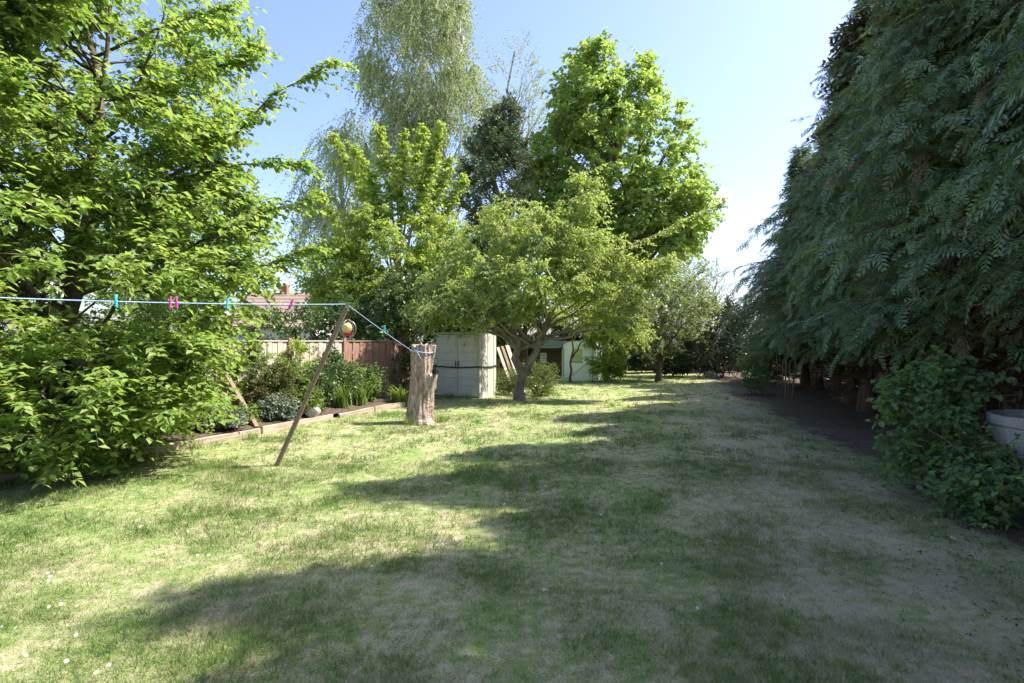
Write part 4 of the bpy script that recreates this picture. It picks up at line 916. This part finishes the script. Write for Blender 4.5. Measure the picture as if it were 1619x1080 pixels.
# --- bed plants
def bp(t, s, z=0.17): p = E0 + U * t + NL * s; return (p[0], p[1], z)
bed = [(-0.2, 0.45, 'low green plant at the near end of the bed under the leaves', 'bedleaf', 0.42, 0.42), (0.7, 0.7, 'bright low leafy plant left of the leaning brace', 'bedleaf', 0.40, 0.36),
       (1.2, 0.35, 'small grey-green plant behind the edging left of the brace foot', 'grey_leaf', 0.26, 0.13), (2.75, 0.85, 'bushy bronze-leaved plant right of the leaning brace', 'bronze', 0.42, 0.5),
       (2.45, 0.35, 'grey-leaved plant behind the edging near the clothes prop', 'grey_leaf', 0.26, 0.17), (3.3, 1.0, 'tall bushy bed plant around the bird table', 'bedleaf', 0.50, 0.5), (3.7, 0.6, 'dark green bed plant right of the white stone', 'ivy', 0.42, 0.42),
       (4.6, 0.8, 'dark green rounded bush below the red-brown fence', 'ivy', 0.55, 0.5), (5.4, 0.7, 'light green plant at the far end of the bed', 'bedleaf', 0.4, 0.35), (1.1, 1.15, 'climbing green plant against the braced fence post', 'bedleaf', 0.35, 0.6),
       (2.6, 1.25, 'loose bright climber on the pale fence behind the brace', 'bedleaf', 0.42, 0.72), (3.9, 1.25, 'leafy climber on the pale fence left of the prop head', 'maple', 0.40, 0.68), (4.9, 1.3, 'straggling climber on the first red-brown boards', 'ivy', 0.35, 0.66),
       (3.1, 0.45, 'sprawling light green plant just left of the white stone', 'bedleaf', 0.4, 0.28), (0.2, 1.1, 'tall bright green plant by the fence under the leafy tree', 'bedleaf', 0.45, 0.6), (1.75, 0.6, 'low ground-hugging plant around the foot of the brace', 'bedleaf', 0.3, 0.12), (5.9, 0.95, 'dense dark plant where the fence meets the ivy', 'ivy', 0.5, 0.45)]
for k, (t_, s_, lab, m_, rr, hh) in enumerate(bed):
    shrub('bed_plant', bp(t_, s_), lab, 110 + k, [(0, 0, hh * 1.05, rr, rr, hh * 1.05, 1)], m_, 60, 440, 8, 0.06, 0.6, length=0.2, r0=0.012, cat='plant', group='plants in the flower bed', twig_r=0.002)
def sword_clump(p, n, h, label, seed, mat='bedleaf', name='sword_leaf_plant', wd=0.014, arch=0.45):
    g = np.random.default_rng(seed); a = Acc(); root = thing(name, p, label, 'plant', 'plants in the flower bed')
    for k in range(n):
        az = g.uniform(0, 6.28); L = h * g.uniform(0.6, 1.15); s = np.linspace(0, 1, 6); out = arch * L * s ** 1.8 * g.uniform(0.5, 1.3); o = g.normal(size=2) * 0.07
        c = np.stack([o[0] + out * math.cos(az), o[1] + out * math.sin(az), L * (s - 0.35 * arch * s ** 3)], -1); w = wd * (1 - s ** 2)[:, None] * np.array([-math.sin(az), math.cos(az), 0]) + 1e-4
        V = np.concatenate([c - w, c + w]); f = []
        for i in range(5): f += [(i, 6 + i, 7 + i), (i, 7 + i, i + 1)]
        a.add(V, f, g.uniform())
    a.build('leaf_blades', M[mat], root, kind='stuff'); return root
sword_clump(bp(4.3, 0.35), 90, 0.62, 'upright sword-leaved clump behind the edging, middle of the bed', 131)
sword_clump(bp(5.0, 0.4), 80, 0.58, 'sword-leaved clump nearest the far edging board', 132)
sword_clump(bp(1.0, 0.75), 110, 0.50, 'dense grassy clump beside the braced fence post', 133, wd=0.008)
sword_clump((-2.75, 13.9, 0.0), 90, 0.7, 'arching fern-like clump at the end of the edging, left of the stump', 134, wd=0.02, arch=0.7)
for k, (x, y, n, lab) in enumerate(((ST[0] - 0.12, ST[1] - 0.30, 70, 'tuft of long grass at the front of the stump'), (ST[0] + 0.42, ST[1] + 0.25, 70, 'tuft of long grass right of the stump'), (-1.2, 15.55, 60, 'grass tuft below the right-hand shed door'), (-1.75, 15.8, 60, 'grass tuft below the left-hand shed door'))):
    sword_clump((x, y, 0), n, 0.24, lab, 140 + k, 'bedleaf', 'grass_tuft', 0.005, 0.6)
for k, t_ in enumerate((-2.6, -2.2, -1.9, -1.5, -1.1, -0.6, 0.3, 1.3)):
    p_ = E0 + U * t_ - NL * (0.16 + 0.1 * (k % 3)); sword_clump((p_[0], p_[1], 0), 60, 0.20, 'tuft of long grass against the edging, %s from the left' % nth[k], 160 + k, 'bedleaf', 'grass_tuft', 0.004, 0.7)
g2 = np.random.default_rng(150)
cn = thing('cane_cluster', (7.55, 15.9, 0), 'cluster of thin bare upright canes at the edge of the dark soil', 'canes')
for k in range(9):
    x, y = g2.normal(size=2) * 0.14; tube_obj('cane', [(x, y, -0.05), (x * 1.2, y * 1.2, 0.5), (x * 1.4, y * 1.4, 0.9 + g2.uniform(0, 0.5))], 0.012, M['wood_mid' if k % 3 else 'bark'], cn, 5)
shrub('small_shrub', (7.3, 17.2, 0), 'small light green shrub left of the bare canes', 151, [(0, 0, 0.7, 0.4, 0.4, 0.6, 1)], 'hazel', 60, 300, 7, 0.07, length=0.25, r0=0.015)

# ------------------------------------------------------------------ conifer hedge
def _fr():
    v = []; f = []; g_ = random.Random(4)
    def loz(px, dx, dy, L, w):
        b = len(v)
        for (a, s) in ((0, 0), (0.45, w), (1, 0), (0.45, -w)):
            x = px + dx * L * a - dy * s; y = dy * L * a + dx * s; v.append((x, y, -0.20 * x * x - 0.30 * abs(y) ** 1.5))
        f.extend([(b, b + 1, b + 2), (b, b + 2, b + 3)])
    loz(0, 1, 0, 1.0, 0.035); n = 5
    for i in range(n):
        u = 0.05 + 0.87 * i / (n - 1); L = 0.46 * (1 - u) ** 0.75 + 0.09
        for sg in (-1, 1):
            a = math.radians(46 - 10 * u) * sg; loz(u + 0.03 * (sg > 0), math.cos(a), math.sin(a), L * g_.uniform(0.7, 1.2), 0.052)
    return np.array(v), np.array(f)
FROND = _fr()

HT = 9.3
def cone_r(zf):
    return 1.75 * np.where(zf < 0.28, 0.80 + 0.2 * np.clip((zf - 0.12) / 0.16, 0, 1), 1 - np.clip((zf - 0.28) / 0.72, 0, 1) ** 1.12 * 0.97)
def conifer_meshes(seed):
    g = np.random.default_rng(seed); wood = Acc(); fol = Acc(); dead = Acc()
    K = 12; tr = trunk_path((0, 0, -0.1), (0.1, 0.05, HT), K, 0.012, g); tubes(wood, tr[None], flare(K, 0.15, 0.015)[None], 9)
    nb = 290; zf = 0.16 + 0.83 * g.uniform(0, 1, nb) ** 1.05; az = g.uniform(0, 2 * math.pi, nb)
    hole = np.sin(4 * az + 17 * zf) * np.sin(3 * az - 29 * zf + 2); zf = np.where(hole > 0.55, zf + 0.05 * g.choice([-1, 1], nb), zf).clip(0.15, 0.99)   # gaps between boughs
    # uneven: every azimuth sector and level swells or shrinks a little
    sw = 1 + 0.16 * np.sin(3 * az + 9 * zf) + 0.10 * np.sin(5 * az - 23 * zf + 1) + g.normal(size=nb) * (0.12 + 0.12 * zf)
    rr = cone_r(zf) * sw; dirn = np.stack([np.cos(az), np.sin(az), 0 * az], -1)
    zend = zf * HT; z0 = np.maximum(0.3, zend - rr * 0.35 - 0.1)
    o = np.stack([np.interp(z0, tr[:, 2], tr[:, 0]), np.interp(z0, tr[:, 2], tr[:, 1]), z0], -1); e = o + dirn * rr[:, None]; e[:, 2] = zend
    c = o + dirn * rr[:, None] * 0.55; c[:, 2] = zend + 0.22 * rr
    Kb = 8; P = bezier(o, c, e, Kb); tubes(wood, P, np.broadcast_to(np.linspace(0.022, 0.005, Kb), (nb, Kb)) * (0.5 + 0.5 * rr[:, None] / 1.7), 4)
    # side shoots along each branch, drooping; the leaf sprays sit on those
    ms = 9; ns = nb * ms; ts = np.tile(np.linspace(0.30, 0.98, ms), nb) + g.normal(size=ns) * 0.03; ts = ts.clip(0.2, 1) * (Kb - 1); k = np.minimum(ts.astype(int), Kb - 2); fr = (ts - k)[:, None]; i = np.repeat(np.arange(nb), ms)
    po = P[i, k] * (1 - fr) + P[i, k + 1] * fr; tn = nrm(P[i, k + 1] - P[i, k]); lat = nrm(np.cross(tn, np.array([0, 0, 1.0])))
    sgn = np.where(np.tile(np.arange(ms), nb) % 2, 1.0, -1.0)[:, None]; last = (np.tile(np.arange(ms), nb) == ms - 1)[:, None]
    roll = np.repeat(g.normal(size=nb) * 0.3, ms)[:, None]
    ds = nrm(tn * 0.8 + lat * sgn * np.where(last, 0.1, 0.75) + np.array([0, 0, 1.0]) * (sgn * roll * 0.5 - 0.1) + g.normal(size=(ns, 3)) * 0.2)
    Ls = (0.36 + 0.34 * (1 - np.abs(ts / (Kb - 1) - 0.5))) * (0.45 + 0.55 * np.repeat(rr, ms) / 1.75) * g.uniform(0.7, 1.25, ns); sl = np.linspace(0, 1, 5)[None, :, None]
    Sp = po[:, None] + ds[:, None] * sl * Ls[:, None, None]; Sp[:, :, 2] -= 0.28 * sl[:, :, 0] ** 2 * Ls[:, None] * g.uniform(0.4, 1.5, ns)[:, None]
    ribbons(wood, Sp, 0.005)
    m = 10; n = ns * m; t = (np.tile(np.linspace(0.12, 1.0, m), ns) + g.normal(size=n) * 0.04).clip(0.05, 1) * 4; k = np.minimum(t.astype(int), 3); fr = (t - k)[:, None]; i = np.repeat(np.arange(ns), m)
    pos = Sp[i, k] * (1 - fr) + Sp[i, k + 1] * fr; tan = nrm(Sp[i, k + 1] - Sp[i, k]); lat = nrm(np.cross(tan, np.array([0, 0, 1.0])) + 1e-4)
    sg = np.where(np.tile(np.arange(m), ns) % 2, 1.0, -1.0)[:, None]; last = (np.tile(np.arange(m), ns) == m - 1)[:, None]
    d = nrm(tan * 0.85 + lat * sg * np.where(last, 0.05, 0.65) + np.array([0, 0, -0.16]) + g.normal(size=(n, 3)) * 0.3)
    up = nrm(np.array([[0, 0, 1.0]]) + g.normal(size=(n, 3)) * 0.45)
    sz = np.repeat(Ls, m) * 0.27 * g.uniform(0.5, 1.6, n)
    rv = np.repeat(g.uniform(0, 0.45, nb), ms * m) + np.repeat(g.uniform(0, 0.3, ns), m) + g.uniform(0, 0.22, n); rv[np.repeat(g.uniform(size=ns) < 0.016, m)] = 1.0
    leaves(fol, pos, d, up, sz, 1.0, FROND, rv.clip(0, 1))
    # brown dead sprays inside, where no light reaches, and dead twigs on the bare foot of the trunk
    nd = 1800; zf2 = 0.12 + 0.82 * g.uniform(0, 1, nd); az2 = g.uniform(0, 6.283, nd); r2 = cone_r(zf2) * g.uniform(0.1, 0.6, nd)
    p2 = np.stack([r2 * np.cos(az2), r2 * np.sin(az2), zf2 * HT - 0.1], -1); d2 = np.stack([np.cos(az2), np.sin(az2), -0.5 + 0 * az2], -1) + g.normal(size=(nd, 3)) * 0.5
    leaves(dead, p2, d2, g.normal(size=(nd, 3)) + np.array([0, 0, 0.5]), g.uniform(0.3, 0.6, nd), 1.1, FROND, g.uniform(0, 1, nd))
    nt = 46; az3 = g.uniform(0, 6.283, nt); z3 = g.uniform(0.25, 1.6, nt); L3 = g.uniform(0.35, 1.15, nt); o3 = np.stack([0 * az3, 0 * az3, z3], -1)
    e3 = o3 + np.stack([np.cos(az3) * L3, np.sin(az3) * L3, g.uniform(-0.35, 0.25, nt)], -1); c3 = (o3 + e3) / 2 + g.normal(size=(nt, 3)) * 0.1
    tubes(dead, bezier(o3, c3, e3, 5), np.broadcast_to(np.linspace(0.012, 0.004, 5), (nt, 5)), 4, 0.6)
    return wood.mesh('trunk', M['bark_red'], True), fol.mesh('crown', M['cypress']), dead.mesh('dead_twigs', M['dead'])
con = [conifer_meshes(201)]
order = ['last', 'second', 'third', 'fourth', 'fifth', 'sixth', 'seventh', 'eighth', 'ninth', 'tenth', 'eleventh', 'twelfth', 'thirteenth']
ys = [21.0, 19.0, 16.9, 14.9, 13.0, 11.2, 9.4, 7.6, 6.2, 4.8, 3.0, 1.0, -1.0]
hs = [8.9, 8.0, 8.9, 8.0, 9.7, 9.0, 10.8, 11.3, 9.2, 11.0, 11.2, 10.8, 10.0]
g3 = np.random.default_rng(9)
for k, (y, h) in enumerate(zip(ys, hs)):
    x = 7.4 + 0.30 * (y - 10) + g3.uniform(-0.2, 0.2) + (0.45 if y < 7 else 0) + (0.35 if y < 4 else 0)
    if k == 0: lab = 'dark green hedge conifer standing farthest away, at the end of the row'
    elif y > 5: lab = 'dark green conifer in the tall hedge, %s tree counted from the far end' % order[k]
    else: lab = 'hedge conifer close to the camera on the right, %s from the far end' % order[k]
    root = thing('conifer_tree', (x, y, 0), lab, 'tree', 'conifers of the tall hedge on the right'); rz = g3.uniform(0, 6.28); sx = g3.uniform(0.86, 1.14) * (1.3 if y < 4 else 1)
    for nm, me in zip(('trunk', 'crown', 'dead_twigs'), con[0]):
        o = link(nm, me, root); o.rotation_euler = (0, 0, rz); o.scale = (sx * (-1 if k % 2 else 1), sx, h / HT)
        if y < 7 and nm == 'crown': o.location = (0, 0, 0.35)
        if nm != 'trunk': o['kind'] = 'stuff'

# ------------------------------------------------------------------ grass and daisies
def grass():
    g = np.random.default_rng(300); a = Acc()
    for (y0, y1, n, h, w, flatness) in ((1.9, 4.2, 190000, 0.028, 0.0022, 1), (4.2, 7.5, 190000, 0.032, 0.0034, 1), (7.5, 13, 130000, 0.037, 0.006, 1), (13, 27, 80000, 0.045, 0.011, 1),
                                        (1.9, 4.2, 130000, 0.036, 0.0018, 4), (4.2, 8.0, 120000, 0.048, 0.003, 4), (8.0, 14.0, 60000, 0.065, 0.006, 4)):
        k = 8 if flatness == 1 else 2; m = n // k; cy = np.sqrt(g.uniform(y0 ** 2, y1 ** 2, m)); cx = g.uniform(-1, 1, m) * (0.95 * cy + 0.5); n = m * k
        sp = (0.012 + 2.2 * w) * g.uniform(0.5, 1.5, m); ox, oy = g.normal(size=n) * np.repeat(sp, k), g.normal(size=n) * np.repeat(sp, k)
        x = np.repeat(cx, k) + ox; y = np.repeat(cy, k) + oy; tuft = np.repeat(g.uniform(0, 1, m), k); taz = np.arctan2(oy, ox)
        # patchy: thin, thick and longer places
        pt = np.sin(x * 2.1 + 1.3 * np.sin(y * 1.7)) * np.sin(y * 2.6 + 1.1 * np.sin(x * 1.9)) + 0.5 * np.sin(x * 5.3 + y * 3.1) * np.sin(y * 6.1 - x * 2.2)
        uu = x - 0.3 * y; side = (x - E0[0]) * NL[0] + (y - E0[1]) * NL[1]
        ok = (side < -0.04) & (g.uniform(size=n) < np.clip(3.1 - uu - 0.08 * (y - 6), 0.05, 1)) & (g.uniform(size=n) < 0.72 + 0.35 * pt)
        x, y, pt, uu, tuft, taz = x[ok], y[ok], pt[ok], uu[ok], tuft[ok], taz[ok]; n = len(x)
        hh = h * g.uniform(0.5, 1.3, n) * (1 + 0.45 * np.clip(pt, -0.6, 1.2)); az = taz + g.normal(size=n) * 0.8; hh *= 0.7 + 0.6 * (1 - tuft); ln = g.uniform(0.3, 1.6, n) * flatness
        z = ground_z(x, y) - 0.003; b = np.stack([x, y, z], -1); az2 = g.uniform(0, 6.283, n); s = np.stack([np.cos(az2), np.sin(az2), 0 * az2], -1) * (w * g.uniform(0.6, 1.3, n))[:, None]
        tip = b + np.stack([np.cos(az) * ln, np.sin(az) * ln, 1 / (0.55 + 0.45 * ln)], -1) * (hh / (1 if flatness == 1 else 2.2))[:, None]
        V = np.stack([b - s, b + s, tip], 1); a.add(V, np.arange(n * 3).reshape(n, 3), np.repeat((0.35 if flatness > 1 else 0) + 0.45 * tuft + (0.15 if flatness > 1 else 0.3) * g.uniform(0, 1, n) + 0.25 * (0.5 - 0.5 * np.clip(pt, -1, 1)), 3))
    o = a.build('grass', M['blades']); tag(o, 'short mown grass of the lawn, green and straw-dry in patches', 'grass', kind='stuff')
    # needle and leaf litter on the bare soil
    a = Acc(); n = 18000; y = g.uniform(2, 24, n); x = 0.3 * y + 1.5 + 4.5 * g.uniform(0, 1, n) ** 0.8
    leaves(a, np.stack([x, y, ground_z(x, y) + 0.006], -1), np.stack([g.normal(size=n), g.normal(size=n), 0.12 * g.normal(size=n)], -1), np.array([[0, 0, 1.0]]) + g.normal(size=(n, 3)) * 0.3, g.uniform(0.015, 0.055, n), 0.3, LEAF2, g.uniform(0, 1, n))
    o = a.build('leaf_litter', M['dead']); tag(o, 'brown dead needles and litter under the conifers', 'litter', kind='stuff')
grass()
def daisies():
    g = np.random.default_rng(310); bm_h = Acc(); V = [(0, 0, 0)]; f = []
    for k in range(10):
        a = k * 2 * math.pi / 10
        for da, r_ in ((-0.2, 0.6), (0, 1.0), (0.2, 0.6)): V.append((r_ * 0.014 * math.cos(a + da), r_ * 0.014 * math.sin(a + da), 0.003 * r_))
        b = 1 + 3 * k; f += [(0, b, b + 1), (0, b + 1, b + 2)]
    bm_h.add(np.array(V), f); petals = bm_h.mesh('petals', M['blossom'])
    e = Acc(); e.add(np.array([(0.004 * math.cos(a), 0.004 * math.sin(a), 0.003) for a in np.linspace(0, 6.283, 9)[:-1]] + [(0, 0, 0.006)]), [(i, (i + 1) % 8, 8) for i in range(8)]); eye = e.mesh('eye', M['yellow'])
    s_ = Acc(); tubes(s_, np.array([[(0, 0, -0.04), (0, 0, -0.02), (0, 0, 0)]]), np.full((1, 3), 0.0012), 3); stem = s_.mesh('stem', M['bedleaf'])
    spots = [(75, 915), (79, 920), (77, 926), (25, 995), (3, 993), (312, 884), (322, 886), (330, 884), (172, 942), (96, 960), (77, 964), (105, 1052), (152, 1071), (172, 1060), (297, 848), (222, 841), (234, 940), (860, 947), (1046, 901), (1103, 980), (1446, 829),
             (1480, 836), (1505, 857), (1510, 859), (640, 767), (688, 765), (800, 783), (617, 800), (798, 802), (461, 782), (1240, 957), (262, 790), (245, 795), (120, 1010), (40, 1040), (380, 830), (430, 745), (500, 742), (950, 820), (700, 870), (560, 690), (1292, 739)]
    for (x, y) in spots:
        X, Y = gp(x, min(y, 1075)); r = thing('daisy', (X, Y, float(ground_z(np.array(X), np.array(Y))) + 0.04), 'small white daisy in the lawn grass', 'flower', 'daisies in the lawn')
        r.scale = (0.95,) * 3; r.rotation_euler = (g.normal() * 0.2 + 0.7, g.normal() * 0.2, g.normal() * 0.5)
        for nm, me in (('petals', petals), ('eye', eye), ('stem', stem)): link(nm, me, r)
daisies()
